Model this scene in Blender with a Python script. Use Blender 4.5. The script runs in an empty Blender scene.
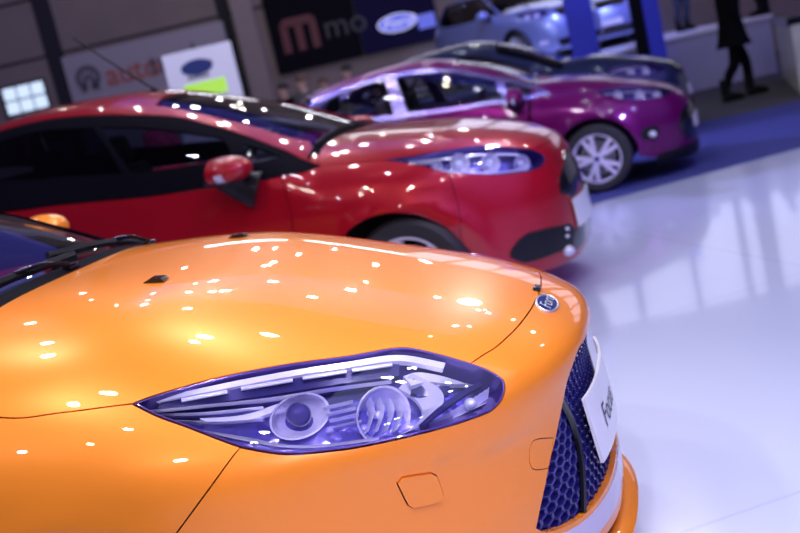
import bpy, bmesh, math, random
import numpy as np
from mathutils import Vector, Matrix
from mathutils.geometry import delaunay_2d_cdt
random.seed(4)
scene = bpy.context.scene
COL = scene.collection
PI = math.pi

# ------------------------------------------------------------------ camera
CAM_POS = np.array([0.247, -2.664, 1.387])
YAW, PITCH, ROLL, FPX = -0.276, 0.178, 0.227, 1030.0
_f = np.array([math.sin(YAW)*math.cos(PITCH), math.cos(YAW)*math.cos(PITCH), -math.sin(PITCH)])
_r = np.array([math.cos(YAW), -math.sin(YAW), 0.0])
_u = np.cross(_r, _f)
CR = math.cos(ROLL)*_r - math.sin(ROLL)*_u
CU = math.sin(ROLL)*_r + math.cos(ROLL)*_u
CF = _f

def ray(px, py):
    d = CF + CR*(px-400)/FPX - CU*(py-266.5)/FPX
    return d/np.linalg.norm(d)
def on_z(px, py, z=0.0):
    d = ray(px, py); t = (z-CAM_POS[2])/d[2]; return CAM_POS+d*t
def on_y(px, py, y):
    d = ray(px, py); t = (y-CAM_POS[1])/d[1]; return CAM_POS+d*t
def on_depth(px, py, dist):
    d = CF + CR*(px-400)/FPX - CU*(py-266.5)/FPX
    return CAM_POS + d*dist

# ------------------------------------------------------------------ object helpers
def props(o, label=None, cat=None, group=None, kind=None):
    if label: o['label'] = label
    if cat: o['category'] = cat
    if group: o['group'] = group
    if kind: o['kind'] = kind
    return o
def empty(name, loc=(0, 0, 0), rz=0.0, label=None, cat=None, group=None):
    o = bpy.data.objects.new(name, None); COL.objects.link(o)
    o.location = loc; o.rotation_euler = (0, 0, rz); o.empty_display_size = .2
    return props(o, label, cat, group)
def link_mesh(name, me, mat, parent=None, **kw):
    o = bpy.data.objects.new(name, me); COL.objects.link(o)
    if mat is not None:
        for m in (mat if isinstance(mat, (list, tuple)) else [mat]): me.materials.append(m)
    if parent is not None: o.parent = parent
    return props(o, **kw)

class MB:
    """collects shapes for ONE mesh"""
    def __init__(s): s.v = []; s.f = []; s.mi = []; s.sm = []
    def add(s, V, Fc, mi=0, smooth=False):
        b = len(s.v); s.v += [tuple(float(c) for c in p) for p in V]
        s.f += [tuple(i+b for i in f) for f in Fc]; s.mi += [mi]*len(Fc); s.sm += [smooth]*len(Fc)
        return s
    def box(s, c, size, M=None, mi=0, bev=0.0):
        c = np.array(c, float); h = np.array(size, float)/2
        if bev > 0:
            bm = bmesh.new(); bmesh.ops.create_cube(bm, size=1.0)
            for v in bm.verts: v.co = Vector((v.co.x*2*h[0], v.co.y*2*h[1], v.co.z*2*h[2]))
            bmesh.ops.bevel(bm, geom=list(bm.edges), offset=min(bev, .45*2*h.min()), segments=2, affect='EDGES', profile=.5)
            bm.verts.index_update()
            V = [np.array(v.co) for v in bm.verts]; Fc = [tuple(v.index for v in f.verts) for f in bm.faces]; bm.free()
        else:
            V = [np.array((sx, sy, sz))*h for sx in (-1, 1) for sy in (-1, 1) for sz in (-1, 1)]
            Fc = [(0, 1, 3, 2), (4, 6, 7, 5), (0, 4, 5, 1), (2, 3, 7, 6), (0, 2, 6, 4), (1, 5, 7, 3)]
        if M is not None: V = [M@p for p in V]
        return s.add([p+c for p in V], Fc, mi)
    def tube(s, pts, rad, n=10, mi=0, cap=True, flat=None):
        P = [np.array(p, float) for p in pts]; m = len(P)
        R = rad if hasattr(rad, '__len__') else [rad]*m
        up = None; V = []; Fc = []
        for i in range(m):
            t = P[min(i+1, m-1)]-P[max(i-1, 0)]; t /= (np.linalg.norm(t)+1e-12)
            if up is None:
                a = np.array((0, 0, 1.)) if abs(t[2]) < .9 else np.array((1., 0, 0)); up = a-t*(a@t)
            else: up = up-t*(up@t)
            up = up/(np.linalg.norm(up)+1e-12); sd = np.cross(t, up)
            fl = 1.0 if flat is None else flat
            for k in range(n):
                a = 2*PI*k/n; V.append(P[i]+R[i]*(math.cos(a)*sd+math.sin(a)*up*fl))
        for i in range(m-1):
            for k in range(n):
                k2 = (k+1) % n; Fc.append((i*n+k, i*n+k2, (i+1)*n+k2, (i+1)*n+k))
        if cap: Fc.append(tuple(range(n-1, -1, -1))); Fc.append(tuple((m-1)*n+k for k in range(n)))
        return s.add(V, Fc, mi, True)
    def lathe(s, prof, origin, axis, n=24, mi=0, squash=None):
        """prof: (radius, height along axis)"""
        a = np.array(axis, float); a /= np.linalg.norm(a)
        h = np.array((0, 0, 1.)) if abs(a[2]) < .9 else np.array((1., 0, 0))
        e1 = np.cross(h, a); e1 /= np.linalg.norm(e1); e2 = np.cross(a, e1); o = np.array(origin, float)
        sq = squash or (1, 1); V = []; Fc = []
        for r, z in prof:
            for k in range(n):
                t = 2*PI*k/n; V.append(o+a*z+r*(math.cos(t)*e1*sq[0]+math.sin(t)*e2*sq[1]))
        for i in range(len(prof)-1):
            for k in range(n):
                k2 = (k+1) % n; Fc.append((i*n+k, i*n+k2, (i+1)*n+k2, (i+1)*n+k))
        return s.add(V, Fc, mi, True)
    def ellipsoid(s, c, r, n=16, m=10, mi=0, M=None):
        V = []; Fc = []; c = np.array(c, float)
        for i in range(m+1):
            th = PI*i/m
            for k in range(n):
                ph = 2*PI*k/n; p = np.array((r[0]*math.sin(th)*math.cos(ph), r[1]*math.sin(th)*math.sin(ph), r[2]*math.cos(th)))
                if M is not None: p = M@p
                V.append(c+p)
        for i in range(m):
            for k in range(n):
                k2 = (k+1) % n; Fc.append((i*n+k, (i+1)*n+k, (i+1)*n+k2, i*n+k2))
        return s.add(V, Fc, mi, True)
    def prism(s, poly, z0, z1, M=None, o=(0, 0, 0), mi=0):
        """poly in local xy, extruded z0..z1, then M and offset"""
        n = len(poly); V = [np.array((x, y, z0)) for x, y in poly]+[np.array((x, y, z1)) for x, y in poly]
        Fc = [tuple(range(n-1, -1, -1)), tuple(range(n, 2*n))]+[(i, (i+1) % n, n+(i+1) % n, n+i) for i in range(n)]
        M = np.eye(3) if M is None else M
        return s.add([M@p+np.array(o, float) for p in V], Fc, mi)
    def build(s, name, mat, parent=None, auto=True, sub=0, **kw):
        me = bpy.data.meshes.new(name); me.from_pydata(s.v, [], s.f)
        me.polygons.foreach_set('material_index', s.mi)
        bm = bmesh.new(); bm.from_mesh(me); bmesh.ops.remove_doubles(bm, verts=bm.verts, dist=1e-6)
        bmesh.ops.recalc_face_normals(bm, faces=bm.faces); bm.to_mesh(me); bm.free()
        o = link_mesh(name, me, mat, parent, **kw)
        if auto:
            me.polygons.foreach_set('use_smooth', [True]*len(me.polygons))
            me.set_sharp_from_angle(angle=math.radians(38))
        if sub:
            md = o.modifiers.new('sub', 'SUBSURF'); md.levels = sub; md.render_levels = sub
        return o

def rotz(a): c, s = math.cos(a), math.sin(a); return np.array(((c, -s, 0), (s, c, 0), (0, 0, 1.)))
def roty(a): c, s = math.cos(a), math.sin(a); return np.array(((c, 0, s), (0, 1, 0), (-s, 0, c)))
def rotx(a): c, s = math.cos(a), math.sin(a); return np.array(((1, 0, 0), (0, c, -s), (0, s, c)))
def frame(x, y):
    """matrix whose columns are x, y (orthonormalised), x cross y"""
    x = np.array(x, float); x /= np.linalg.norm(x); y = np.array(y, float); y -= x*(x@y); y /= np.linalg.norm(y)
    return np.stack([x, y, np.cross(x, y)], 1)

def text_mb(txt, size=1.0, shear=0.0, depth=0.02, bold=0.0):
    """mesh of a word in local xy, centred, as an MB"""
    cu = bpy.data.curves.new('txt', 'FONT'); cu.body = txt; cu.size = size; cu.shear = shear; cu.extrude = depth
    cu.offset = bold; cu.align_x = 'CENTER'; cu.align_y = 'CENTER'; cu.resolution_u = 3
    ob = bpy.data.objects.new('txt', cu); COL.objects.link(ob)
    dg = bpy.context.evaluated_depsgraph_get(); me = bpy.data.meshes.new_from_object(ob.evaluated_get(dg))
    V = [np.array(v.co) for v in me.vertices]; Fc = [tuple(p.vertices) for p in me.polygons]
    bpy.data.objects.remove(ob); bpy.data.meshes.remove(me); bpy.data.curves.remove(cu)
    return V, Fc

# ------------------------------------------------------------------ materials
def mat(name, base=(.8, .8, .8), rough=.5, metal=0.0, coat=0.0, coat_rough=.03, spec=.5, emit=None, es=0.0, alpha=None, noise=None, sheen=0, bump=None):
    m = bpy.data.materials.new(name); m.use_nodes = True
    nt = m.node_tree; b = nt.nodes['Principled BSDF']
    b.inputs['Base Color'].default_value = (*base, 1); b.inputs['Roughness'].default_value = rough
    b.inputs['Metallic'].default_value = metal; b.inputs['Coat Weight'].default_value = coat
    b.inputs['Coat Roughness'].default_value = coat_rough; b.inputs['Specular IOR Level'].default_value = spec
    if emit: b.inputs['Emission Color'].default_value = (*emit, 1); b.inputs['Emission Strength'].default_value = es
    if sheen: b.inputs['Sheen Weight'].default_value = sheen
    if noise or bump:
        tc = nt.nodes.new('ShaderNodeTexCoord')
    if noise:
        sc, amt = noise
        nz = nt.nodes.new('ShaderNodeTexNoise'); nz.inputs['Scale'].default_value = sc; nz.inputs['Detail'].default_value = 4
        nt.links.new(tc.outputs['Object'], nz.inputs['Vector'])
        mx = nt.nodes.new('ShaderNodeMix'); mx.data_type = 'RGBA'
        mx.inputs['A'].default_value = (*[c*(1-amt) for c in base], 1); mx.inputs['B'].default_value = (*[min(1, c*(1+amt)) for c in base], 1)
        nt.links.new(nz.outputs['Fac'], mx.inputs['Factor']); nt.links.new(mx.outputs['Result'], b.inputs['Base Color'])
    if bump:
        sc, st = bump
        nz = nt.nodes.new('ShaderNodeTexNoise'); nz.inputs['Scale'].default_value = sc
        nt.links.new(tc.outputs['Object'], nz.inputs['Vector'])
        bp = nt.nodes.new('ShaderNodeBump'); bp.inputs['Strength'].default_value = st; bp.inputs['Distance'].default_value = .01
        nt.links.new(nz.outputs['Fac'], bp.inputs['Height']); nt.links.new(bp.outputs['Normal'], b.inputs['Normal'])
    return m
def glass(name, tint=(.6, .65, .8), ior=1.5, rough=0.0, spec=1.0):
    m = bpy.data.materials.new(name); m.use_nodes = True; nt = m.node_tree; nt.nodes.clear()
    out = nt.nodes.new('ShaderNodeOutputMaterial'); tr = nt.nodes.new('ShaderNodeBsdfTransparent'); gl = nt.nodes.new('ShaderNodeBsdfGlossy')
    fr = nt.nodes.new('ShaderNodeFresnel'); mx = nt.nodes.new('ShaderNodeMixShader')
    tr.inputs['Color'].default_value = (*tint, 1); gl.inputs['Roughness'].default_value = rough; gl.inputs['Color'].default_value = (spec, spec, spec, 1)
    fr.inputs['IOR'].default_value = ior
    nt.links.new(fr.outputs[0], mx.inputs[0]); nt.links.new(tr.outputs[0], mx.inputs[1]); nt.links.new(gl.outputs[0], mx.inputs[2]); nt.links.new(mx.outputs[0], out.inputs[0])
    return m

# ------------------------------------------------------------------ splines
class Cub:
    """natural cubic spline, linear extrapolation"""
    def __init__(s, pts):
        s.x = np.array([p[0] for p in pts], float); s.y = np.array([p[1] for p in pts], float)
        o = np.argsort(s.x); s.x = s.x[o]; s.y = s.y[o]; n = len(s.x); h = np.diff(s.x)
        A = np.zeros((n, n)); b = np.zeros(n); A[0, 0] = A[-1, -1] = 1
        for i in range(1, n-1):
            A[i, i-1] = h[i-1]; A[i, i] = 2*(h[i-1]+h[i]); A[i, i+1] = h[i]
            b[i] = 6*((s.y[i+1]-s.y[i])/h[i]-(s.y[i]-s.y[i-1])/h[i-1])
        s.m = np.linalg.solve(A, b); s.h = h
        s.d0 = (s.y[1]-s.y[0])/h[0]-h[0]*s.m[1]/6; s.d1 = (s.y[-1]-s.y[-2])/h[-1]+h[-1]*s.m[-2]/6
    def __call__(s, q):
        q = np.asarray(q, float); i = np.clip(np.searchsorted(s.x, q)-1, 0, len(s.x)-2); h = s.h[i]; x0 = s.x[i]; x1 = s.x[i+1]
        qq = np.clip(q, s.x[0], s.x[-1]); a = x1-qq; b = qq-x0
        r = (s.m[i]*a**3+s.m[i+1]*b**3)/(6*h)+(s.y[i]/h-s.m[i]*h/6)*a+(s.y[i+1]/h-s.m[i+1]*h/6)*b
        return r+np.minimum(q-s.x[0], 0)*s.d0+np.maximum(q-s.x[-1], 0)*s.d1
def smax(a, b, k):
    h = np.maximum(k-np.abs(a-b), 0)/k; return np.maximum(a, b)+h*h*k*.25
def catmull(pts, step=.02, n=None):
    P = [np.array(p, float) for p in pts]
    if len(P) == 2: Q = P
    else: Q = P
    E = [2*Q[0]-Q[1]]+Q+[2*Q[-1]-Q[-2]]; out = []
    for i in range(1, len(E)-2):
        a, b, c, d = E[i-1], E[i], E[i+1], E[i+2]
        m = n or max(1, int(math.ceil(np.linalg.norm(c-b)/step)))
        for k in range(m):
            t = k/m; out.append(.5*((2*b)+(c-a)*t+(2*a-5*b+4*c-d)*t*t+(3*b-a-3*c+d)*t**3))
    out.append(Q[-1]); return out

# ------------------------------------------------------------------ car body surface
class Body:
    """smooth closed body surface: hood/roof height and plan outline blended together"""
    def __init__(s, loc=(0, 0, 0), rz=0.0, **k):
        s.loc = np.array(loc, float); s.rz = rz; s.__dict__.update(k)
        s.R = rotz(rz)
    def top(s, x, ay):
        hood = s.hood(x)-s.hdrop(x)*(ay/s.hy)**s.hp
        cab = s.cab(x)-s.cdrop(x)*(ay/s.cy)**s.cp
        return smax(hood, cab, s.ck)
    def F(s, P):
        x, y, z = P[..., 0], P[..., 1], P[..., 2]; ay = np.sqrt(y*y+1e-8)
        t = z-s.top(x, ay)
        W = np.maximum(s.W(z)*s.wx(x), .05)
        Xn = s.nose(z); Xr = s.rear(z)
        dx = np.maximum(0, x-(Xn-s.L))/s.L; dr = np.maximum(0, (Xr+s.Lr)-x)/s.Lr
        g = ((ay/W)**s.n+dx**s.n+dr**s.n)**(1/s.n)
        side = (g-1)*W
        f = smax(t, side, s.k)
        for fn in getattr(s, 'feat', []): f = f+fn(x, ay, z)
        return f
    def grad(s, P):
        e = 2e-3; G = np.stack([(s.F(P+np.eye(3)[i]*e)-s.F(P-np.eye(3)[i]*e))/(2*e) for i in range(3)], -1)
        return G
    def nrm(s, P):
        G = s.grad(P); return G/(np.linalg.norm(G, axis=-1, keepdims=True)+1e-12)
    def settle(s, P, it=4):
        for _ in range(it):
            f = s.F(P); G = s.grad(P); P = P-G*(f/(np.sum(G*G, -1)+1e-9))[..., None]
        return P
    def march(s, O, D, t0, t1, outward, N=160):
        ts = np.linspace(t0, t1, N); V = s.F(O[:, None, :]+D[:, None, :]*ts[None, :, None])
        hit = (V > 0) if outward else (V < 0)
        i = np.argmax(hit, 1); ok = hit.any(1); i = np.clip(i, 1, N-1)
        a = ts[i-1]; b = ts[i]
        for _ in range(28):
            m = .5*(a+b); fm = s.F(O+D*m[:, None]); c = (fm > 0) if outward else (fm < 0)
            b = np.where(c, m, b); a = np.where(c, a, m)
        return O+D*b[:, None], ok
    def loc_ray(s, px, py):
        return s.R.T@(CAM_POS-s.loc), s.R.T@ray(px, py)
    def cast(s, pts):
        """pixel pairs (seen in the photograph) or 3-tuples with one None -> points on the surface"""
        out = []
        for p in pts:
            if len(p) == 2:
                o, d = s.loc_ray(*p); dist = np.linalg.norm(o-np.array((-1.5, 0, .7)))
                q, ok = s.march(o[None], d[None], max(.3, dist-3.2), dist+3.0, False, 700)
                if not ok[0]:   # grazing: nearest approach
                    ts = np.linspace(max(.3, dist-3), dist+2.5, 1500); v = s.F(o+d*ts[:, None]); q = s.settle((o+d*ts[np.argmin(v)])[None], 6)
                out.append(q[0])
            else:
                x, y, z = p
                if z is None: q, ok = s.march(np.array([[x, y, 2.4]]), np.array([[0, 0, -1.]]), 0, 2.4, False, 400)
                elif y is None: q, ok = s.march(np.array([[x, -1.6, z]]), np.array([[0, 1., 0]]), 0, 1.6, False, 300)
                elif x is None: q, ok = s.march(np.array([[1.0, y, z]]), np.array([[-1., 0, 0]]), 0, 3., False, 400)
                else: q = np.array([[x, y, z]], float)
                out.append(q[0])
        return out
    def curve(s, segs, step=.02):
        """segs: list of control lists; joints are corners. -> dense closed loop on the surface"""
        L = []
        for sg in segs:
            P = s.cast(sg); c = catmull(P, step); L += c[:-1]
        L = np.array(L)
        mid = np.abs(L[:, 1]) < 2e-4
        L = s.settle(L, 3); L[mid, 1] = 0.0
        return L

def inside(poly, q):
    x, y = q[:, 0], q[:, 1]; r = np.zeros(len(q), bool); n = len(poly)
    for i in range(n):
        a, b = poly[i], poly[(i+1) % n]
        c = ((a[1] > y) != (b[1] > y)) & (x < (b[0]-a[0])*(y-a[1])/((b[1]-a[1]) if abs(b[1]-a[1]) > 1e-12 else 1e-12)+a[0])
        r ^= c
    return r

def shrink(body, L, gap, sign=1):
    if gap == 0: return L
    t = np.roll(L, -1, 0)-np.roll(L, 1, 0); t /= (np.linalg.norm(t, axis=1, keepdims=True)+1e-9); n = body.nrm(L)
    w = np.cross(n, t)*sign
    mid = np.abs(L[:, 1]) < 1e-6; w[mid, 1] = 0
    Q = L+w*gap; Q[mid, 1] = 0; Q = body.settle(Q, 2); Q[mid, 1] = 0
    return Q

def panel_data(body, L, holes=(), h=.05, lift=0.0, flange=.012, gap=.002, mirror=False, half=False, depth=None, both=True):
    """triangulated patch of the body surface inside loop L -> verts, tris, loop normals"""
    n = body.nrm(L); ax = n.mean(0); ax /= np.linalg.norm(ax)
    ext = np.linalg.norm(L.max(0)-L.min(0)); c = L.mean(0)-ax*(depth or .55*ext)
    e1 = np.cross(ax, (0, 0, 1.)) if abs(ax[2]) < .9 else np.cross(ax, (1., 0, 0)); e1 /= np.linalg.norm(e1); e2 = np.cross(ax, e1)
    def to2(P):
        d = P-c; r = np.linalg.norm(d, axis=1); d = d/r[:, None]; ca = np.clip(d@ax, -1, 1); th = np.arccos(ca)
        a = d@e1; b = d@e2; q = np.sqrt(a*a+b*b)+1e-12; return np.stack([th*a/q, th*b/q], 1)
    def dirs(Q):
        th = np.linalg.norm(Q, axis=1)+1e-12; return np.cos(th)[:, None]*ax+np.sin(th)[:, None]*((Q[:, :1]/th[:, None])*e1+(Q[:, 1:]/th[:, None])*e2)
    def area(Q): return .5*np.sum(Q[:, 0]*np.roll(Q[:, 1], -1)-Q[:, 1]*np.roll(Q[:, 0], -1))
    # e1 x e2 = ax ? keep loops counter-clockwise about the normal
    orient = 1 if np.cross(e1, e2)@ax > 0 else -1
    if area(to2(L))*orient < 0: L = L[::-1]
    L = shrink(body, L, gap); loops = [L]
    for H in holes:
        if area(to2(H))*orient > 0: H = H[::-1]
        loops.append(shrink(body, H, gap))
    P2 = [to2(l) for l in loops]
    dist = np.linalg.norm(L-c, axis=1).mean(); hh = h/dist
    lo = P2[0].min(0); hi = P2[0].max(0)
    gx = np.arange(lo[0], hi[0], hh); gy = np.arange(lo[1], hi[1], hh*.866)
    G = np.array([(x+(hh/2 if j % 2 else 0), y) for j, y in enumerate(gy) for x in gx])
    if len(G):
        keep = inside(P2[0], G)
        for q in P2[1:]: keep &= ~inside(q, G)
        G = G[keep]
        B = np.concatenate(P2)
        if len(G):
            dm = np.array([np.min(np.sum((B-g)**2, 1)) for g in G]); G = G[dm > (.45*hh)**2]
    if len(G):
        I, ok = body.march(np.repeat(c[None], len(G), 0), dirs(G), .02, 6.0, True, 260); G = G[ok]; I = I[ok]
    else: I = np.zeros((0, 3)); G = np.zeros((0, 2))
    V3 = np.concatenate(loops+[I]); V2 = np.concatenate(P2+[G]); E = []; b = 0
    for q in P2:
        m = len(q); E += [(b+i, b+(i+1) % m) for i in range(m)]; b += m
    vs, _, fs, ov, _, _ = delaunay_2d_cdt([Vector(p) for p in V2], E, [], 0, 1e-7)
    idx = []; extra = []
    for i, o in enumerate(ov):
        if len(o): idx.append(o[0])
        else:
            q = np.array(vs[i])[None]; p, ok = body.march(c[None], dirs(q), .02, 6., True, 260); idx.append(len(V3)+len(extra)); extra.append(p[0])
    if extra: V3 = np.concatenate([V3, np.array(extra)]); V2 = np.concatenate([V2, np.array([vs[i] for i, o in enumerate(ov) if not len(o)])])
    T = np.array([[idx[k] for k in f] for f in fs if len(f) == 3]); cen = V2[T].mean(1)
    keep = inside(P2[0], cen)
    for q in P2[1:]: keep &= ~inside(q, cen)
    T = T[keep]; N = body.nrm(V3)
    fn = np.cross(V3[T[:, 1]]-V3[T[:, 0]], V3[T[:, 2]]-V3[T[:, 0]]); fl = np.sum(fn*N[T[:, 0]], 1) < 0
    T[fl] = T[fl][:, ::-1]
    V = V3+N*lift; faces = [tuple(t) for t in T]; LN = [tuple(N[i]) for t in T for i in t]
    if flange:
        b = 0; V = list(V)
        for l in loops:
            m = len(l); base = len(V)
            for i in range(m): V.append(V3[b+i]+N[b+i]*(lift-flange))
            for i in range(m):
                j = (i+1) % m
                if mirror and abs(l[i][1]) < 1e-6 and abs(l[j][1]) < 1e-6: continue
                q = (b+i, base+i, base+j, b+j)
                fnn = np.cross(V[q[1]]-V[q[0]], V[q[3]]-V[q[0]]); k = np.linalg.norm(fnn)
                if k < 1e-12: continue
                faces.append(q); LN += [tuple(fnn/k)]*4
            b += m
        V = np.array(V)
    if mirror:
        m = len(V); VM = V*np.array([1, -1, 1]); mp = {}
        vid = list(range(m)); V = list(V)
        for i in range(m):
            if abs(VM[i][1]) < 1e-5: mp[i] = i
            else: mp[i] = len(V); V.append(VM[i])
        F2 = []; L2 = []; p = 0
        for f in faces:
            k = len(f); F2.append(tuple(mp[i] for i in f[::-1])); L2 += [(q[0], -q[1], q[2]) for q in LN[p:p+k][::-1]]; p += k
        faces = faces+F2; LN = LN+L2; V = np.array(V)
    return V, faces, LN

def panel_obj(name, data, material, parent, **kw):
    V, faces, LN = data
    me = bpy.data.meshes.new(name); me.from_pydata([tuple(p) for p in V], [], faces)
    me.polygons.foreach_set('use_smooth', [True]*len(me.polygons))
    me.normals_split_custom_set(LN)
    return link_mesh(name, me, material, parent, **kw)
def mirror_data(d):
    V, faces, LN = d; F2 = []; L2 = []; p = 0
    for f in faces:
        k = len(f); F2.append(f[::-1]); L2 += [(q[0], -q[1], q[2]) for q in LN[p:p+k][::-1]]; p += k
    return V*np.array([1, -1, 1]), F2, L2
def panel(body, name, segs, material, parent, holes=(), both=False, step=.02, label=None, flip=False, **kw):
    """one panel; both=True also builds the mirrored panel on the far side"""
    L = body.curve(segs, step) if isinstance(segs, list) else segs
    H = [body.curve(hs, step) if isinstance(hs, list) else hs for hs in holes]
    d = panel_data(body, L, H, **kw)
    if flip: d = mirror_data(d)
    o = panel_obj(name, d, material, parent)
    if label: o['label'] = label
    if both:
        o2 = panel_obj(name, mirror_data(d), material, parent)
        if label: o2['label'] = label
        return o, o2
    return o
# ------------------------------------------------------------------ shared materials
M_ORANGE = mat('orange_paint', (.93, .27, .022), .32, .15, 1.0, .015, .2)
M_RED = mat('red_paint', (.43, .004, .017), .30, .2, 1.0, .015, .2)
M_PURPLE = mat('magenta_paint', (.13, .0008, .095), .3, .25, .55, .015, .1)
M_DARKBLUE = mat('dark_blue_paint', (.02, .03, .09), .3, .3, 1.0, .02, .2)
M_SILVER = mat('silver_paint', (.27, .33, .66), .3, .5, 1.0, .02, .2)
M_BLACK = mat('black_plastic', (.008, .008, .012), .4, spec=.3)
M_GLOSSBLACK = mat('gloss_black_plastic', (.006, .006, .010), .14, 0, .5)
M_FRAMEBLACK = mat('black_window_frame', (.005, .005, .009), .8, 0, 0, spec=.05)
M_GRILLE = mat('grille_blue_sheen', (.022, .020, .15), .2, .1, 1.0, .05)  # black grille tinted blue in place of reflected blue light
M_VOID = mat('dark_underbody', (.004, .004, .005), .9)
M_RUBBER = mat('tyre_rubber', (.018, .018, .022), .6)
M_CHROME = mat('chrome', (.86, .86, .9), .06, 1.0)
M_SATIN = mat('satin_metal', (.62, .63, .68), .22, 1.0)
M_LIPSHEEN = mat('painted_floor_sheen', (.62, .55, .70), .25, .2, .6)  # pale colour paints the floor's reflection on the bumper lip
M_ALLOY = mat('alloy_wheel', (.72, .70, .86), .28, .25)
def faceted(name, base, rough, metal, sc, st):
    m = mat(name, base, rough, metal, .4); nt = m.node_tree; b = nt.nodes['Principled BSDF']
    tc = nt.nodes.new('ShaderNodeTexCoord'); vo = nt.nodes.new('ShaderNodeTexVoronoi'); vo.inputs['Scale'].default_value = sc; nt.links.new(tc.outputs['Object'], vo.inputs['Vector'])
    bp = nt.nodes.new('ShaderNodeBump'); bp.inputs['Strength'].default_value = st; bp.inputs['Distance'].default_value = .006; nt.links.new(vo.outputs['Distance'], bp.inputs['Height']); nt.links.new(bp.outputs['Normal'], b.inputs['Normal']); return m
M_REFLECTOR = faceted('lamp_reflector', (.86, .84, .98), .22, .4, 55, .35)
M_HOUSING = faceted('lamp_housing', (.22, .19, .62), .2, .7, 40, .5)
M_LAMPDARK = mat('lamp_dark_bezel', (.03, .025, .12), .15, .3, .5)
M_LAMPCHROME = mat('lamp_chrome_trim', (.90, .89, 1.0), .2, .4)
M_LAMPCLEAR = mat('ribbed_clear_plastic', (.74, .74, .9), .2, .2, .5)
M_AMBER = mat('amber_bulb', (.9, .35, .05), .2)
M_BULB = mat('lamp_bulb_glass', (.85, .88, 1.0), .05, .3, 1.0)
M_LENS = glass('clear_lens', (.93, .93, .98), 1.45)
M_GLASS = glass('tinted_glass', (.90, .92, .96), 1.42)
M_SCREEN = glass('windscreen_glass', (.66, .70, .80), 1.5)
M_DARKGLASS = glass('dark_privacy_glass', (.10, .11, .16), 1.52)
M_SEAT = mat('seat_fabric', (.02, .02, .026), .85)
M_TRIM = mat('interior_trim', (.05, .05, .075), .55)
M_PLATE = mat('white_plate', (.82, .82, .86), .3, 0, .3)
M_PLATETEXT = mat('plate_lettering', (.03, .03, .07), .5)
M_BADGEBLUE = mat('badge_blue', (.012, .04, .22), .15, .2, 1.0)
M_DISC = mat('brake_disc', (.3, .3, .32), .35, .9)

# ------------------------------------------------------------------ car assemblies
def wheel(parent, c, r, w, side, rim_mat, spokes=5, double=True):
    """road wheel: tyre > rim, hub cap; axis along y; side=-1 faces -y"""
    ax = np.array((0, side, 0.)); t = MB()
    prof = [(r*.70, w*.42), (r*.80, w*.48), (r*.93, w*.46), (r*.985, w*.34), (r, w*.12), (r, -w*.12), (r*.985, -w*.34), (r*.93, -w*.46), (r*.70, -w*.42)]
    t.lathe(prof, c, ax, 48)
    tyre = t.build('tyre', M_RUBBER, parent)
    m = MB(); rr = r*.71
    m.lathe([(rr, w*.42), (rr*1.0, w*.47), (rr*.955, w*.47), (rr*.93, w*.40), (rr*.90, w*.1), (rr*.88, -w*.4)], c, ax, 48)
    for k in range(spokes):
        for da in ((-.20, .20) if double else (0,)):
            a = 2*PI*k/spokes+.3+PI/2
            p0 = np.array((math.cos(a+da*.3)*rr*.16, w*.44*side, math.sin(a+da*.3)*rr*.16)); p1 = np.array((math.cos(a+da)*rr*.93, w*.43*side, math.sin(a+da)*rr*.93))
            d = p1-p0; L = np.linalg.norm(d); X = d/L; Y = np.array((0, side, 0.)); Mx = frame(X, Y)
            wd = .017*r/.31 if double else .05
            m.prism([(0, -.02), (L, -.03), (L, .010), (0, .016)], -wd, wd, Mx, np.array(c)+p0)
    m.lathe([(0, w*.50), (rr*.12, w*.50), (rr*.20, w*.46), (rr*.22, w*.30)], c, ax, 24)
    rim = m.build('alloy_rim', rim_mat, parent)
    b = MB(); b.lathe([(rr*.2, w*.02), (rr*.74, w*.02), (rr*.74, -w*.06), (rr*.2, -w*.06)], c, ax, 40); b.build('brake_disc', M_DISC, parent)
    h = MB(); h.lathe([(0, w*.52), (rr*.105, w*.52), (rr*.11, w*.48)], c, ax, 20); h.build('hub_cap', M_BADGEBLUE, rim)
    return tyre

def chassis(body, parent, x0, x1, hw, belt, cut=()):
    """dark inner shell under the outer panels"""
    m = MB(); xs = np.linspace(x0, x1, 22); V = []; Fc = []
    for x in xs:
        top = float(body.top(np.array([x]), np.array([hw]))[0])-.06
        top = min(top, belt)
        V += [(x, -hw, .2), (x, -hw, top*.8), (x, -hw*.85, top), (x, hw*.85, top), (x, hw, top*.8), (x, hw, .2)]
    n = 6
    for i in range(len(xs)-1):
        for k in range(n):
            k2 = (k+1) % n; Fc.append((i*n+k, i*n+k2, (i+1)*n+k2, (i+1)*n+k))
    Fc.append(tuple(range(n))); Fc.append(tuple((len(xs)-1)*n+k for k in range(n-1, -1, -1)))
    m.add(V, Fc); return m.build('underbody', M_VOID, parent, auto=False)

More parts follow.
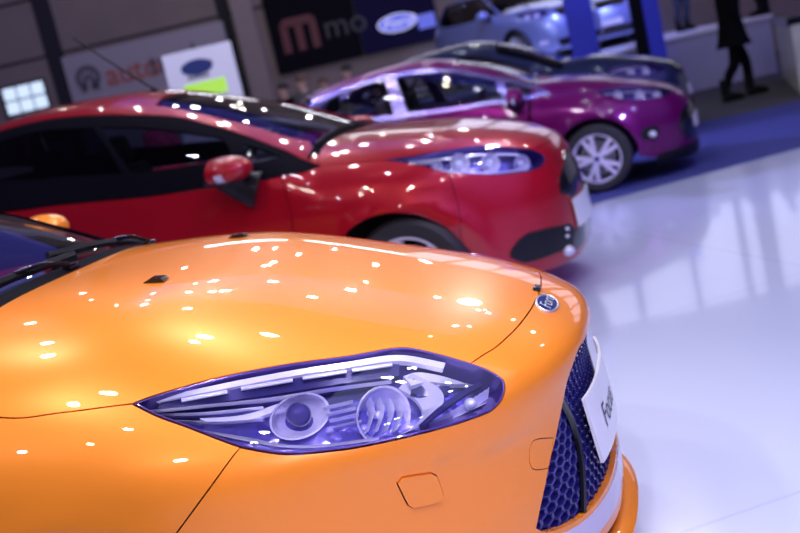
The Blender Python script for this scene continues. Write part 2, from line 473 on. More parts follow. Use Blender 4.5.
def seat(parent, x, y, z, rec=.25, sc=1.0):
    m = MB(); m.box((x+.02, y, z), (.50*sc, .48*sc, .16), roty(-.08), bev=.06)
    s = m.build('seat_cushion', M_SEAT, parent)
    m = MB(); m.box((x-.30*sc, y, z+.36*sc), (.14, .46*sc, .66*sc), roty(-rec), bev=.06); m.build('seat_backrest', M_SEAT, parent)
    m = MB(); m.box((x-.40*sc, y, z+.79*sc), (.10, .26*sc, .19*sc), roty(-rec), bev=.045)
    m.tube([(x-.38*sc, y-.06, z+.6*sc), (x-.40*sc, y-.06, z+.78*sc)], .008); m.tube([(x-.38*sc, y+.06, z+.6*sc), (x-.40*sc, y+.06, z+.78*sc)], .008)
    m.build('headrest', M_SEAT, parent)
def steering(parent, c, tilt=.5, r=.185):
    m = MB(); c = np.array(c, float); ax = np.array((-math.cos(tilt), 0, math.sin(tilt))); M = frame((0, 1, 0), np.cross(ax, (0, 1, 0)))
    ring = [c+M@np.array((r*math.cos(a), r*math.sin(a), 0)) for a in np.linspace(0, 2*PI, 33)]
    m.tube(ring, .016, 8, cap=False)
    for a in (0, PI, -PI/2):
        m.tube([c-ax*.03, c+M@np.array((r*math.cos(a), r*math.sin(a), 0))], .016, 6)
    m.lathe([(0, .0), (.06, 0), (.055, -.05), (0, -.06)], c, ax, 16)
    m.build('steering_wheel', M_TRIM, parent)
def mirror_unit(parent, paint, c, size, foot, side=-1):
    """door mirror: housing > indicator strip, base, mirror glass"""
    c = np.array(c, float); sx, sy, sz = size
    m = MB(); n, k = 20, 12; V = []; Fc = []
    def shell(u, t, s=1.0, cx=0):      # egg, rounded nose forward (+x), cut flat towards the rear
        a = 2*PI*u; yy = math.cos(a)*sy*(1-.12*math.sin(a)); zz = math.sin(a)*sz*(1+.08*math.cos(a))
        f = math.sin(t*PI/2)**.75; return c+np.array((sx*math.cos(t*PI/2)+cx, yy*f*s, zz*f*s))
    for i in range(k+1):
        for j in range(n): V.append(shell(j/n, max(i/k, .001)))
    for i in range(k):
        for j in range(n): Fc.append((i*n+j, i*n+(j+1) % n, (i+1)*n+(j+1) % n, (i+1)*n+j))
    for j in range(n): V.append(c+np.array((-sx*.25, V[k*n+j][1]-c[1], V[k*n+j][2]-c[2]))*np.array((1, .97, .97)))
    for j in range(n): Fc.append((k*n+j, k*n+(j+1) % n, (k+1)*n+(j+1) % n, (k+1)*n+j))
    Fc.append(tuple((k+1)*n+j for j in range(n)))
    m.add(V, Fc, 0, True); hs = m.build('door_mirror', paint, parent)
    m = MB(); m.add([c+np.array((-sx*.26, math.cos(a)*sy*.86, math.sin(a)*sz*.84)) for a in np.linspace(0, 2*PI, 24, endpoint=False)], [tuple(range(24))]); m.build('mirror_glass', M_CHROME, hs)
    m = MB(); V = []; Fc = []; q = 14
    for i in range(q):
        u = -.02-.46*i/(q-1) if side > 0 else -.02-.46*i/(q-1)
        for t in (.80, .97): p = shell(u, t, 1.02, .004); V.append(p)
    for i in range(q-1): Fc.append((2*i, 2*i+1, 2*i+3, 2*i+2))
    m.add(V, Fc, 0, True); m.build('indicator_strip', M_LAMPCLEAR, hs)
    m = MB(); V = []; Fc = []
    foot = np.array(foot, float); p1 = c+np.array((0, -side*sy*.55, -sz*.7))
    m.tube([p1+np.array((0, side*.03, .03)), p1+(foot-p1)*.4+np.array((0, 0, -.015)), foot], [sx*.55, sx*.5, sx*.62], 14)
    m.ellipsoid(c+np.array((0, 0, -sz*.62)), (sx*.72, sy*.80, sz*.42)); m.build('mirror_base', M_BLACK, hs)
    return hs
def wiper(parent, body, pts, lift=.02):
    """wiper: blade along pts, arm beside"""
    P = body.settle(np.array(pts, float)); N = body.nrm(P); Q = P+N*lift
    m = MB(); m.tube(catmull(list(Q), .03), .008, 6)
    for i in range(len(Q)-1): m.tube([P[i]+N[i]*.004, Q[i]], .004, 5)
    w = m.build('wiper', M_BLACK, parent); return w
def car_plate(parent, body, y0, y1, z0, z1, off, txt=None, size=.1, name='licence_plate', slope=None):
    """plate bent round the nose, seen from the front; y grows away"""
    m = MB(); n = 14; ys = np.linspace(y0, y1, n); zs = (z1, z0)
    def pt(y, z): return np.array(body.cast([(None, y, z)])[0])
    F0 = [[pt(y, z)+np.array((off, 0, 0)) for z in zs] for y in ys]
    if slope is not None:
        zm = .5*(z0+z1)
        F0 = [[np.array((pt(y, zm)[0]+off+slope*(z-zm), y, z)) for z in zs] for y in ys]
    V = []; Fc = []
    for a in F0: V += a
    for a in F0: V += [q-np.array((.008, 0, 0)) for q in a]
    b = 2*n
    for i in range(n-1):
        Fc += [(2*i, 2*i+1, 2*i+3, 2*i+2), (b+2*i, b+2*i+2, b+2*i+3, b+2*i+1), (2*i, 2*i+2, b+2*i+2, b+2*i), (2*i+1, b+2*i+1, b+2*i+3, 2*i+3)]
    Fc += [(0, b, b+1, 1), (2*n-2, 2*n-1, b+2*n-1, b+2*n-2)]
    m.add(V, Fc); pl = m.build(name, M_PLATE, parent)
    if txt:
        TV, TF = text_mb(txt, size, 0, .0); TV = [v*np.array((1.05, 1, 1)) for v in TV]; m = MB(); ym = .5*(y0+y1)-.055; zm = .5*(z0+z1)-.008; out = []
        for v in TV:
            y = ym+v[0]; z = zm+v[1]; i = min(max((y-y0)/(y1-y0)*(n-1), 0), n-1.001); k = int(i); t = i-k; w = (z1-z)/(z1-z0)
            a = F0[k][0]*(1-w)+F0[k][1]*w; c = F0[k+1][0]*(1-w)+F0[k+1][1]*w; q = a*(1-t)+c*t; out.append((q[0]+.0015+v[2]*.02, y, z))
        m.add(out, TF); m.build('plate_lettering', M_PLATETEXT, pl, auto=False)
    return pl
M_BADGECHROME = mat('badge_silver', (.80, .80, .88), .28, .6)
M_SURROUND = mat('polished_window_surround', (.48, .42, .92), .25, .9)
M_PROJ = mat('projector_glass', (.06, .05, .22), .03, .2, 1.0)
M_COWL = mat('cowl_plastic', (.004, .004, .007), .8, spec=.06)
def badge(parent, body, centre, a, b, txt='Ford'):
    """oval badge on the body: chrome ring, blue field, script"""
    P = np.array(body.cast([centre])[0]) if len(centre) == 2 else body.settle(np.array([centre], float))[0]; N = body.nrm(P[None])[0]; Y = np.array((0, 1., 0)); Mx = frame(Y, np.cross(N, Y)); 
    def lay(Q, h): return list(body.settle(np.array(Q), 3)+N*h)
    def ov(sa, sb, h): return lay([P+Mx@np.array((sa*math.cos(t), sb*math.sin(t), 0)) for t in np.linspace(0, 2*PI, 40, endpoint=False)], h)
    m = MB(); r0, r1, r2, r3 = ov(a, b, -.004), ov(a, b, .003), ov(a*.95, b*.92, .0055), ov(a*.89, b*.82, .003)
    n = 40; V = r0+r1+r2+r3; Fc = [(k*n+i, k*n+(i+1) % n, (k+1)*n+(i+1) % n, (k+1)*n+i) for k in range(3) for i in range(n)]
    m.add(V, Fc, 0, True); rg = m.build('badge', M_BADGECHROME, parent)
    m = MB(); rr_ = [ov(a*.91*q, b*.84*q, .0034) for q in (1, .8, .6, .4, .2, .02)]; m.add(sum(rr_, []), [(k*n+i, k*n+(i+1) % n, (k+1)*n+(i+1) % n, (k+1)*n+i) for k in range(5) for i in range(n)], 0, True); m.build('badge_field', M_BADGEBLUE, rg)
    TV, TF = text_mb(txt, b*1.55, .35, .0); m = MB(); m.add(lay([P+Mx@np.array((v[0]*1.15, v[1], 0)) for v in TV], .0055), TF); m.build('badge_script', M_BADGECHROME, rg, auto=False)
    return rg
def inset(body, p, d): 
    P = np.array(body.cast([p])[0]); return P-body.nrm(P[None])[0]*d
# ================================================================== ORANGE HATCHBACK
OB = Body(
    hood=Cub([(-2.4, 1.04), (-1.9, 1.06), (-1.5, 1.052), (-1.09, 1.022), (-.8, .972), (-.6, .924), (-.4, .862), (-.28, .826), (-.15, .773), (0, .675)]),
    hdrop=lambda x: .155+0*x, hy=.75, hp=4.0,
    cab=Cub([(-4.4, 1.20), (-3.8, 1.36), (-3.2, 1.415), (-2.6, 1.415), (-2.2, 1.35), (-1.75, 1.16), (-1.50, 1.038), (-1.3, .935), (-.9, .72)]),
    cdrop=lambda x: .075+0*x, cy=.6, cp=2.6, ck=.03,
    W=Cub([(.05, .80), (.2, .855), (.35, .885), (.5, .90), (.65, .897), (.8, .862), (.9, .836), (1.0, .825), (1.2, .765), (1.43, .65)]),
    wx=lambda x: 1.0-.05*np.clip((-3.0-x)/1.2, 0, 1)**2,
    nose=Cub([(.08, -.03), (.2, -.028), (.3, -.03), (.4, -.035), (.5, -.046), (.58, -.043), (.64, -.034), (.68, -.048), (.72, -.104), (.78, -.225), (.88, -.5)]),
    rear=Cub([(.2, -4.15), (.6, -4.23), (.9, -4.2), (1.2, -4.0), (1.43, -3.75)]),
    L=1.35, Lr=.9, n=2.5, k=.045)
def _arch(xc, zc, r, amp, wd, ymin=.6):
    return lambda x, y, z: -amp*np.exp(-((np.sqrt((x-xc)**2+(z-zc)**2)-r)/wd)**2)*(1/(1+np.exp(-(y-ymin)*30)))
OB.feat = [_arch(-1.13, .275, .35, .012, .05)]

_cr = np.array(OB.cast([(307, 477), (370, 472), (420, 465), (470, 455), (520, 437)])); _o = np.argsort(_cr[:, 0])
_cx, _cz = _cr[_o, 0], _cr[_o, 2]
def _crease(x, y, z):
    c = np.interp(x, _cx, _cz); wn = np.clip((x-_cx[0])/.22, 0, 1)*np.clip((_cx[-1]+.05-x)/.06, 0, 1)*np.clip((y-.3)/.1, 0, 1)
    return -.006*wn/(1+np.exp(-np.clip((z-c)/.006, -40, 40)))*np.exp(-np.clip((z-c)/.16, 0, 9)**2)
OB.feat.append(_crease)
orange = empty('orange_car', (0, 0, 0), 0, 'glossy orange hatchback filling the foreground, its hood and headlight nearest the camera', 'car')
B = OB
HL = [[(132, 404), (150, 397), (180, 388), (205, 381), (240, 373), (289, 364), (337, 357.5), (360, 354), (390, 348.5)], [(390, 348.5), (407, 347.7), (426, 351), (449, 357), (471, 363.5), (486, 369), (497, 375)],
      [(497, 375), (503.5, 380), (505, 387), (503.5, 396), (499, 404), (490, 412)], [(490, 412), (464, 421.6), (426, 432.5), (390, 441), (352, 448.5), (315, 453), (287, 454.6), (264, 452), (240, 447.5)], [(240, 447.5), (214, 438), (186, 427), (157, 416.5), (132, 404)]]
HLup = [(132, 404), (150, 397), (180, 388), (205, 381), (240, 373), (289, 364), (337, 357.5), (360, 354), (390, 348.5), (407, 347.7), (426, 351), (449, 357), (471, 363.5)]
front_shut = [(471, 363.5), (484, 354.5), (498, 345.5), (517, 327.5), (529, 312), (534.5, 303)]
panel(B, 'hood', [HLup, front_shut, [(534.5, 303), (536, 299), (-.152, -.02, None), (-.152, 0, None)], [(-.152, 0, None), (-.5, 0, None), (-.9, 0, None), (-1.3, 0, None), (-1.47, 0, None)],
      [(-1.47, 0, None), (-1.475, -.3, None), (-1.50, -.62, None), (-1.53, -.735, None)], [(-1.53, -.735, None), (0, 417.5), (60, 413), (132, 404)]], M_ORANGE, orange, h=.035, mirror=True, gap=.0022, flange=.014)
AX, AZ, AR = -1.13, .275, .335
arch = [(AX+AR*math.cos(a), None, AZ+AR*math.sin(a)) for a in np.linspace(math.radians(28), math.radians(180), 14)]
_p = B.cast([(152, 567)])[0]; _a = math.atan2(_p[2]-AZ, _p[0]-AX); print('seam foot', _p, math.degrees(_a), math.hypot(_p[2]-AZ, _p[0]-AX))
archL = [(AX+AR*math.cos(a), None, AZ+AR*math.sin(a)) for a in np.linspace(_a, math.radians(180), 11)]
arb = [(AX+AR*math.cos(a), None, AZ+AR*math.sin(a)) for a in np.linspace(math.radians(-12), _a, 8)]
panel(B, 'front_fender', [[(132, 404), (60, 413), (0, 417.5), (-1.53, -.735, None)], [(-1.53, -.735, None), (-1.62, None, .80), (-1.60, None, .55), (-1.56, None, .22)], [(-1.56, None, .22), (-1.43, None, .2), (arch[-1][0], None, .2)], [(arch[-1][0], None, .2)]+archL[::-1], [archL[0], (178, 531), (209, 489), (240, 447.5)], [(240, 447.5), (214, 438), (186, 427), (157, 416.5), (132, 404)]], M_ORANGE, orange, both=True, h=.04, gap=.0015)
grU = [(-.3, 0, 0)]
GRN = [(587.5, 331), (584.7, 340), (578, 351), (569, 376), (564, 398), (559.4, 421), (555.6, 440), (551, 458), (547.5, 476), (542, 502), (536.5, 528)]
GRB = [(536.5, 528), (547, 531.5), (565, 526), (585, 514), (600, 497), (609, 480)]
gc0 = B.cast([GRN[0]])[0]; gb = B.cast([(609, 480)])[0]
print('grille top near', gc0, 'bottom', gb, 'corner', B.cast([(536.5, 528)]), 'mid', B.cast([(564, 398)]))
GZT, GZB = float(gc0[2]), float(gb[2])
GR = [GRN, GRB[:5]+[(None, -.02, GZB), (None, 0, GZB)], [(None, 0, GZB), (None, 0, .5), (None, 0, GZT)], [(None, 0, GZT), (None, float(gc0[1])*.5, GZT), (587.5, 331)]]
bump_out = [[(471, 363.5), (486, 369), (497, 375)], [(497, 375), (503.5, 380), (505, 387), (503.5, 396), (499, 404), (490, 412)], [(490, 412), (464, 421.6), (426, 432.5), (390, 441), (352, 448.5), (315, 453), (287, 454.6), (264, 452), (240, 447.5)],
    [(240, 447.5), (209, 489), (178, 531), archL[0]], arb[::-1], [arb[0], (-.5, None, .2), (None, -.45, .19), (None, -.2, .185), (None, 0, .185)], [(None, 0, .185), (None, 0, GZB)],
    [(None, 0, GZB), (None, -.02, GZB)]+GRB[:5][::-1], GRN[::-1], [GRN[0], (None, float(gc0[1])*.5, GZT), (None, 0, GZT)], [(None, 0, GZT), (None, 0, .68), (-.152, 0, None)], [(-.152, 0, None), (-.152, -.02, None), (536, 299), (534.5, 303)], front_shut[::-1]]
WASH = [[(397, 483), (402, 477.5), (431, 473), (436, 475.5), (443, 496), (440.5, 501.5), (413, 507.5), (408, 505), (397, 483)]]
TOW = [[(553.5, 438), (540, 439), (533, 441.5), (530, 448), (529.5, 462), (532, 468), (538, 469.5), (548, 468)], [(548, 468), (551.5, 452), (553.5, 438)]]
panel(B, 'front_bumper', bump_out, M_ORANGE, orange, holes=[WASH, TOW], h=.03, mirror=True, gap=.0018, flange=.02)
panel(B, 'headlight_washer_cover', WASH, M_ORANGE, orange, both=True, h=.02, gap=.0008, lift=.006, flange=.014)
panel(B, 'tow_eye_cover', TOW, M_ORANGE, orange, both=True, h=.02, gap=.0005, lift=.0, flange=.01)
# doors and the rest of the near side, mostly outside the frame
panel(B, 'front_door', [[(-1.62, None, .93), (-2.2, None, .95), (-2.72, None, .96)], [(-2.72, None, .96), (-2.74, None, .6), (-2.7, None, .22)], [(-2.7, None, .22), (-1.6, None, .22)], [(-1.6, None, .22), (-1.63, None, .55), (-1.66, None, .80), (-1.62, None, .93)]], M_ORANGE, orange, both=True, h=.08)
panel(B, 'rear_door', [[(-2.73, None, .96), (-3.4, None, .98)], [(-3.4, None, .98), (-3.5, None, .7), (-3.42, None, .5), (-3.3, None, .22)], [(-3.3, None, .22), (-2.71, None, .22)], [(-2.71, None, .22), (-2.75, None, .6), (-2.73, None, .96)]], M_ORANGE, orange, both=True, h=.08)
ra = [(-3.65+AR*math.cos(a), None, AZ+AR*math.sin(a)) for a in np.linspace(math.radians(170), math.radians(10), 14)]
panel(B, 'rear_fender', [[(-3.41, None, .98), (-3.8, None, 1.0), (-4.0, None, 1.0)], [(-4.0, None, 1.0), (-4.12, None, .6), (-4.08, None, .25)], [(-4.08, None, .25)]+ra, [ra[-1], (-3.43, None, .52), (-3.51, None, .7), (-3.41, None, .98)]], M_ORANGE, orange, both=True, h=.08)
panel(B, 'roof', [[(-2.32, 0, None), (-2.8, 0, None), (-3.5, 0, None), (-3.9, 0, None)], [(-3.9, 0, None), (-3.88, -.3, None), (-3.8, -.5, None)], [(-3.8, -.5, None), (-3.2, -.60, None), (-2.6, -.64, None), (-2.3, -.685, None)], [(-2.3, -.685, None), (-2.25, -.65, None)], [(-2.25, -.65, None), (-2.29, -.3, None), (-2.32, 0, None)]], M_ORANGE, orange, mirror=True, h=.07)
panel(B, 'windscreen_pillar', [[(-2.3, -.685, None), (-2.2, -.70, None), (-1.66, -.785, None)], [(-1.66, -.785, None), (-1.85, -.742, None), (-2.25, -.65, None)], [(-2.25, -.65, None), (-2.3, -.685, None)]], M_FRAMEBLACK, orange, both=True, h=.06, gap=.001)
panel(B, 'windscreen', [[(-1.47, 0, None), (-1.9, 0, None), (-2.31, 0, None)], [(-2.31, 0, None), (-2.28, -.3, None), (-2.24, -.648, None)], [(-2.24, -.648, None), (-1.85, -.74, None), (-1.62, -.775, None)], [(-1.62, -.775, None), (-1.52, -.6, None), (-1.48, -.3, None), (-1.47, 0, None)]], M_SCREEN, orange, mirror=True, h=.06, lift=-.006, gap=.004, flange=0)
panel(B, 'side_window', [[(-1.85, None, 1.0), (-2.6, None, 1.0), (-3.4, None, 1.02)], [(-3.4, None, 1.02), (-3.45, None, 1.2), (-3.3, None, 1.32)], [(-3.3, None, 1.32), (-2.7, None, 1.33), (-2.3, None, 1.25), (-1.85, None, 1.0)]], M_DARKGLASS, orange, both=True, h=.09, lift=-.004, flange=0)
# cowl: black trim at the foot of the windscreen
cl = MB(); V = []; ys = np.linspace(-.72, .72, 25)
for y in ys:
    x0 = -1.472-.06*(abs(y)/.73)**3
    for dx, dz in ((.0, -.004), (-.025, .004), (-.06, .010)):
        q = B.cast([(x0+dx, y, None)])[0]; V.append((q[0], q[1], q[2]+dz-.006))
cl.add(V, [(3*i+k, 3*i+3+k, 3*i+4+k, 3*i+1+k) for i in range(24) for k in range(2)], 0, True)
cl.build('cowl_panel', M_COWL, orange)
chassis(B, orange, -4.05, -.62, .56, .78)
def sideq(q): return B.cast([q])[0]
for s in (-1, 1):
    for x in (AX, -3.65): wheel(orange, (x, s*.785, .315), .315, .21, s, M_ALLOY)
mirror_unit(orange, M_ORANGE, (-2.20, .955, 1.115), (.11, .09, .06), (-2.06, .84, 1.0), 1)
mirror_unit(orange, M_ORANGE, (-2.20, -.955, 1.115), (.11, .09, .06), (-2.06, -.84, 1.0), -1)
# washer jets on the hood
for s in (-1, 1):
    P = np.array(B.cast([(-1.075, .285*s, None)])[0]); Nn = B.nrm(P[None])[0]; Mx = frame((-1, 0, 0), np.cross(Nn, (-1, 0, 0))); m = MB()
    pr = [(-.028, 0), (-.02, .009), (.012, .013), (.03, .006), (.032, 0)]
    m.prism(pr, -.016, .016, np.stack([Mx[:, 0], Nn, Mx[:, 1]], 1), P); m.build('washer_jet', M_GLOSSBLACK, orange)
# wipers parked at the foot of the screen
def screen_pt(x, y, up=0): q = np.array(B.cast([(x, y, None)])[0]); return q+B.nrm(q[None])[0]*up
for pts, piv in (([(-1.60, -.60), (-1.575, -.3), (-1.56, -.05), (-1.555, .12)], (-1.50, .0)), ([(-1.60, .05), (-1.575, .3), (-1.575, .5), (-1.595, .64)], (-1.515, .52))):
    m = MB(); bl = [screen_pt(x, y, .016) for x, y in pts]; m.tube(catmull(bl, .03), .009, 6, flat=1.6)
    w = m.build('wiper_blade', M_BLACK, orange)
    a = screen_pt(*piv, .018); mid = .5*(bl[1]+bl[2])+np.array((0, 0, .012)); m = MB(); m.tube(catmull([a, .5*(a+mid)+np.array((0, 0, .012)), mid], .03), .007, 8)
    m.box(a+np.array((-.01, .02, -.01)), (.03, .055, .02), bev=.007); m.build('wiper_arm', M_GLOSSBLACK, w)
# badge and the black notch above it
print('hood z', [(x, round(float(B.cast([(x, 0, None)])[0][2]), 3)) for x in (-.12, -.134, -.152, -.163, -.2, -.3)]); badge(orange, B, (547, 303.5), .074, .031)
P = np.array(B.cast([(537, 289)])[0]); print('notch', P); Nn = B.nrm(P[None])[0]
m = MB(); m.box(P+Nn*.002, (.022, .05, .010), frame(np.cross((0, 1, 0), Nn), (0, 1, 0)), bev=.005); m.build('hood_latch_cover', M_GLOSSBLACK, orange)
# grille: honeycomb set behind the opening
def nose_pt(y, z, dep):
    q, ok = B.march(np.array([[1.0, y, z]]), np.array([[-1., 0, 0]]), 0, 2.5, False, 300); return q[0]-B.nrm(q)[0]*dep
GL = B.curve(GR, .02); poly = np.stack([GL[:, 1], GL[:, 2]], 1); polyF = np.concatenate([poly, (poly*np.array([-1, 1]))[::-1]])
gm = MB(); pw = .034; ph = pw*.72; half = max(abs(poly[:, 0]))+.02
rows = int((GZT-GZB+.06)/(ph*.75))+2
hexU = [(math.cos(a), math.sin(a)) for a in np.linspace(PI/6, PI/6+2*PI, 6, endpoint=False)]
for r in range(rows+2):
    z = GZB-.045+r*ph*.87
    for c in range(-int(half/pw)-1, int(half/pw)+2):
        y = c*pw+(pw/2 if r % 2 else 0)
        tq = np.array([[y, z], [y+pw*.5, z], [y-pw*.5, z], [y, z+ph*.55], [y, z-ph*.55]])
        if not (inside(poly, tq).any() or inside(poly*np.array([-1, 1]), tq).any()): continue
        o = nose_pt(y, z, .018); Nn = B.nrm(o[None])[0]; Yv = np.array((0, 1., 0))-Nn*Nn[1]; Yv /= np.linalg.norm(Yv); Zv = np.cross(Nn, Yv)*(1 if np.cross(Nn, Yv)[2] > 0 else -1)
        st = 1/max(.35, math.sqrt(1-Nn[1]**2))
        ring = lambda s, d: [o+Yv*(hx*pw*.577*s*st)+Zv*(hy*ph*.60*s)-Nn*d for hx, hy in hexU]
        V = ring(1.0, .0)+ring(.74, -.003)+ring(.60, .028); F6 = [(k*6+i, k*6+(i+1) % 6, (k+1)*6+(i+1) % 6, (k+1)*6+i) for k in range(2) for i in range(6)]
        gm.add(V, F6)
gm.build('grille_mesh', M_GRILLE, orange, auto=False)
bk = MB(); V = []; nn = 24
for i in range(nn+1):
    y = -half+2*half*i/nn
    for z in np.linspace(GZB-.03, GZT+.01, 6): V.append(nose_pt(y, z, .05))
bk.add(V, [(i*6+k, (i+1)*6+k, (i+1)*6+k+1, i*6+k+1) for i in range(nn) for k in range(5)], 0, True); bk.build('grille_backing', M_VOID, orange)
for s in (-1, 1):
    pts = [np.array(q) for q in B.cast([(565, 400), (574, 416), (580, 434), (584.5, 455), (587, 480), (587.5, 512)])]
    pts = [(q-B.nrm(q[None])[0]*.012)*np.array((1, -s, 1)) for q in pts]; m = MB(); m.tube(catmull(pts, .02), .009, 8, flat=1.2); m.build('grille_bar', M_GLOSSBLACK, orange)
car_plate(orange, B, -.262, .262, .365, .535, .02, 'Focus', .088, slope=-.09)
# chin: intake slot and splitter below the bumper
m = MB(); V = []
prof = [(.00, .155), (.035, .15), (.05, .135), (.045, .115), (.0, .11), (-.10, .11)]
ys = np.linspace(-.72, .72, 37)
for y in ys:
    q, ok = B.march(np.array([[1.0, y, .2]]), np.array([[-1., 0, 0]]), 0, 2.5, False, 300); Nn = B.nrm(q)[0]; Nn[2] = 0; Nn /= np.linalg.norm(Nn)
    for d, z in prof: V.append(q[0]*np.array((1, 1, 0))+Nn*(d-.02)+np.array((0, 0, z)))
k = len(prof); m.add(V, [(i*k+j, (i+1)*k+j, (i+1)*k+j+1, i*k+j+1) for i in range(36) for j in range(k-1)], 0, True); m.build('front_splitter', M_ORANGE, orange)

panel(B, 'lower_lip_sheen', [[GRB[0], GRB[1], GRB[2], GRB[3], GRB[4], (None, -.02, GZB), (None, 0, GZB)][::1], [(None, 0, GZB), (None, 0, .20)], [(None, 0, .20), (None, -.25, .20), (None, -.5, .205), (-.33, None, .215)], [(-.33, None, .215), GRB[0]]], M_LIPSHEEN, orange, mirror=True, h=.04, lift=.002, gap=.014, flange=.012)  # strip coloured as the floor's sheen on the orange bumper
M_SEAL = mat('lamp_edge_seal', (.10, .06, .28), .2, .5, .5)
# ------------------------------------------------------------------ headlight
def headlight(car, body, segs, s, build):
    """segs outlines the lens on the near side (s=-1); s=+1 mirrors everything to the far side"""
    FL = np.array((1, 1, 1)) if s < 0 else np.array((1, -1, 1))
    def out(m, name, material, parent):
        m.v = [tuple(np.array(p)*FL) for p in m.v]; return m.build(name, material, parent)
    L = body.curve(segs, .015)
    d = panel_data(body, L, h=.03, lift=.001, flange=.0, gap=.007); d = d if s < 0 else mirror_data(d)
    hl = empty('headlight'); hl.parent = car; hl.empty_display_size = .05
    lens = panel_obj('lens', d, M_LENS, hl)
    d = panel_data(body, L, h=.04, lift=-.075, flange=.0, gap=.012); d = d if s < 0 else mirror_data(d)
    panel_obj('lamp_housing', d, M_HOUSING, hl)
    # seal all round, from the lens edge to the housing
    S0 = shrink(body, L, .0); N = body.nrm(L); t = np.roll(L, -1, 0)-np.roll(L, 1, 0)
    cen = L.mean(0); w = np.cross(N, t); w /= np.linalg.norm(w, axis=1, keepdims=True)+1e-9
    if np.mean(np.sum(w*(cen-L), 1)) < 0: w = -w
    m = MB(); n = len(L); rows = [L+w*.001+N*-.006, L+w*.003+N*.002, L+w*.006+N*.001, L+w*.010-N*.075]
    m.add(np.concatenate(rows), [(k*n+i, k*n+(i+1) % n, (k+1)*n+(i+1) % n, (k+1)*n+i) for k in range(3) for i in range(n)], 0, True)
    out(m, 'lamp_seal', M_SEAL, hl)
    build(hl, out); return hl
def orange_lamp(hl, out):
    B = OB
    I = lambda p, d: inset(B, p, d)
    def strip(pts, w0, w1, d0, d1, name, material, taper=True, thick=.004):
        """ribbon along pixel points: from pts[i] to pts2[i]"""
        m = MB(); A = catmull([I(p, d0) for p in pts[0]], .02, n=6); Bp = catmull([I(p, d1) for p in pts[1]], .02, n=6); n = min(len(A), len(Bp)); V = []
        for i in range(n):
            nn = B.nrm(A[i][None])[0]; V += [A[i], Bp[i], Bp[i]-nn*thick*3, A[i]-nn*thick*3]
        Fc = [(4*i+k, 4*i+4+k, 4*i+4+(k+1) % 4, 4*i+(k+1) % 4) for i in range(n-1) for k in range(4)]
        Fc += [(0, 1, 2, 3), (4*n-4, 4*n-1, 4*n-2, 4*n-3)]
        m.add(V, Fc); return out(m, name, material, hl)
    # daytime strip along the top: dark channel with light segments
    strip(([(158, 398), (215, 386), (290, 370), (345, 362), (400, 354)], [(150, 404), (215, 393), (290, 381), (345, 372), (400, 364)]), 0, 0, .020, .034, 'daytime_light_bar', M_LAMPDARK)
    for a, b in (((180, 393), (226, 384)), ((240, 381), (292, 372)), ((302, 370), (346, 363)), ((352, 362), (392, 356))):
        m = MB(); pts = [I((a[0]+(b[0]-a[0])*t, a[1]+(b[1]-a[1])*t+3), .016) for t in np.linspace(0, 1, 5)]; m.tube(pts, .0075, 8, flat=.6); out(m, 'light_bar_segment', M_LAMPCLEAR, hl)
    # chrome fins running to the rear tip
    for P in (([(143, 403), (200, 397), (270, 390), (330, 379), (392, 370)], [(150, 408), (200, 402), (270, 394), (330, 384), (392, 376)]),
              ([(150, 407), (205, 405), (262, 399)], [(160, 411), (205, 409), (262, 403)]),
              ([(165, 413), (215, 414), (262, 410)], [(178, 418), (215, 419), (262, 416)]),
              ([(185, 422), (235, 430), (300, 441), (380, 434)], [(200, 428), (235, 437), (300, 447), (380, 440)])):
        strip(P, 0, 0, .030, .012, 'chrome_fin', M_LAMPCHROME)
    # main reflector bowls facing forward and outward
    def bowl(p, r, d, name, axis, dep, sq=(1, 1)):
        o = I(p, d); m = MB(); a = np.array(axis, float); a /= np.linalg.norm(a)
        prof = [(r*1.08, .004), (r*1.08, 0), (r, 0)]+[(r*math.sqrt(max(0, 1-q)), -dep*q) for q in np.linspace(.08, .97, 9)]
        m.lathe(prof, o, a, 28, squash=sq); b = out(m, name, M_REFLECTOR, hl)
        m = MB(); m.lathe([(0, .012), (.008, .010), (.010, 0), (.010, -dep*.8)], o-a*dep*.35, a, 12); out(m, 'bulb', M_BULB, hl)
        return b
    bowl((384, 404), .064, .042, 'main_beam_reflector', (.72, -.62, .12), .075, (1, .92))
    bowl((298, 407), .056, .036, 'dipped_beam_reflector', (.62, -.75, .10), .060, (1.15, .8))
    # projector lens of the dipped beam
    o = I((300, 408), .030); m = MB(); a = np.array((.62, -.75, .10)); m.lathe([(0, .012), (.010, .011), (.018, .006), (.022, 0), (.025, -.004), (.025, -.03)], o, a, 24); out(m, 'projector_lens', M_PROJ, hl)
    # upright fins inside the main reflector and ribbed bars beside the dipped lamp
    for k in range(4):
        x = 366+k*10; strip(([(x, 386), (x+3, 402), (x-2, 424)], [(x+5, 388), (x+9, 403), (x+3, 425)]), 0, 0, .052, .030, 'upright_fin', M_LAMPCHROME)
    for k in range(4): strip(([(322+k*3, 398+k*7), (352+k*3, 391+k*7)], [(323+k*3, 401+k*7), (353+k*3, 394+k*7)]), 0, 0, .030, .022, 'ribbed_bar', M_LAMPCLEAR)
    strip(([(196, 412), (240, 408), (276, 396)], [(204, 418), (246, 416), (284, 404)]), 0, 0, .028, .016, 'chrome_fin', M_LAMPCHROME)
    strip(([(150, 397), (220, 381.5), (290, 368), (345, 359.5), (398, 352), (446, 360)], [(151, 399), (221, 385), (291, 371.5), (346, 363), (399, 356), (444, 364)]), 0, 0, .008, .014, 'upper_bezel', M_LAMPCHROME)
    # curved divider and turn signal
    strip(([(400, 372), (418, 384), (426, 402), (414, 424), (392, 438)], [(412, 368), (440, 384), (444, 400), (428, 420), (404, 434)]), 0, 0, .050, .014, 'chrome_divider', M_LAMPCHROME)
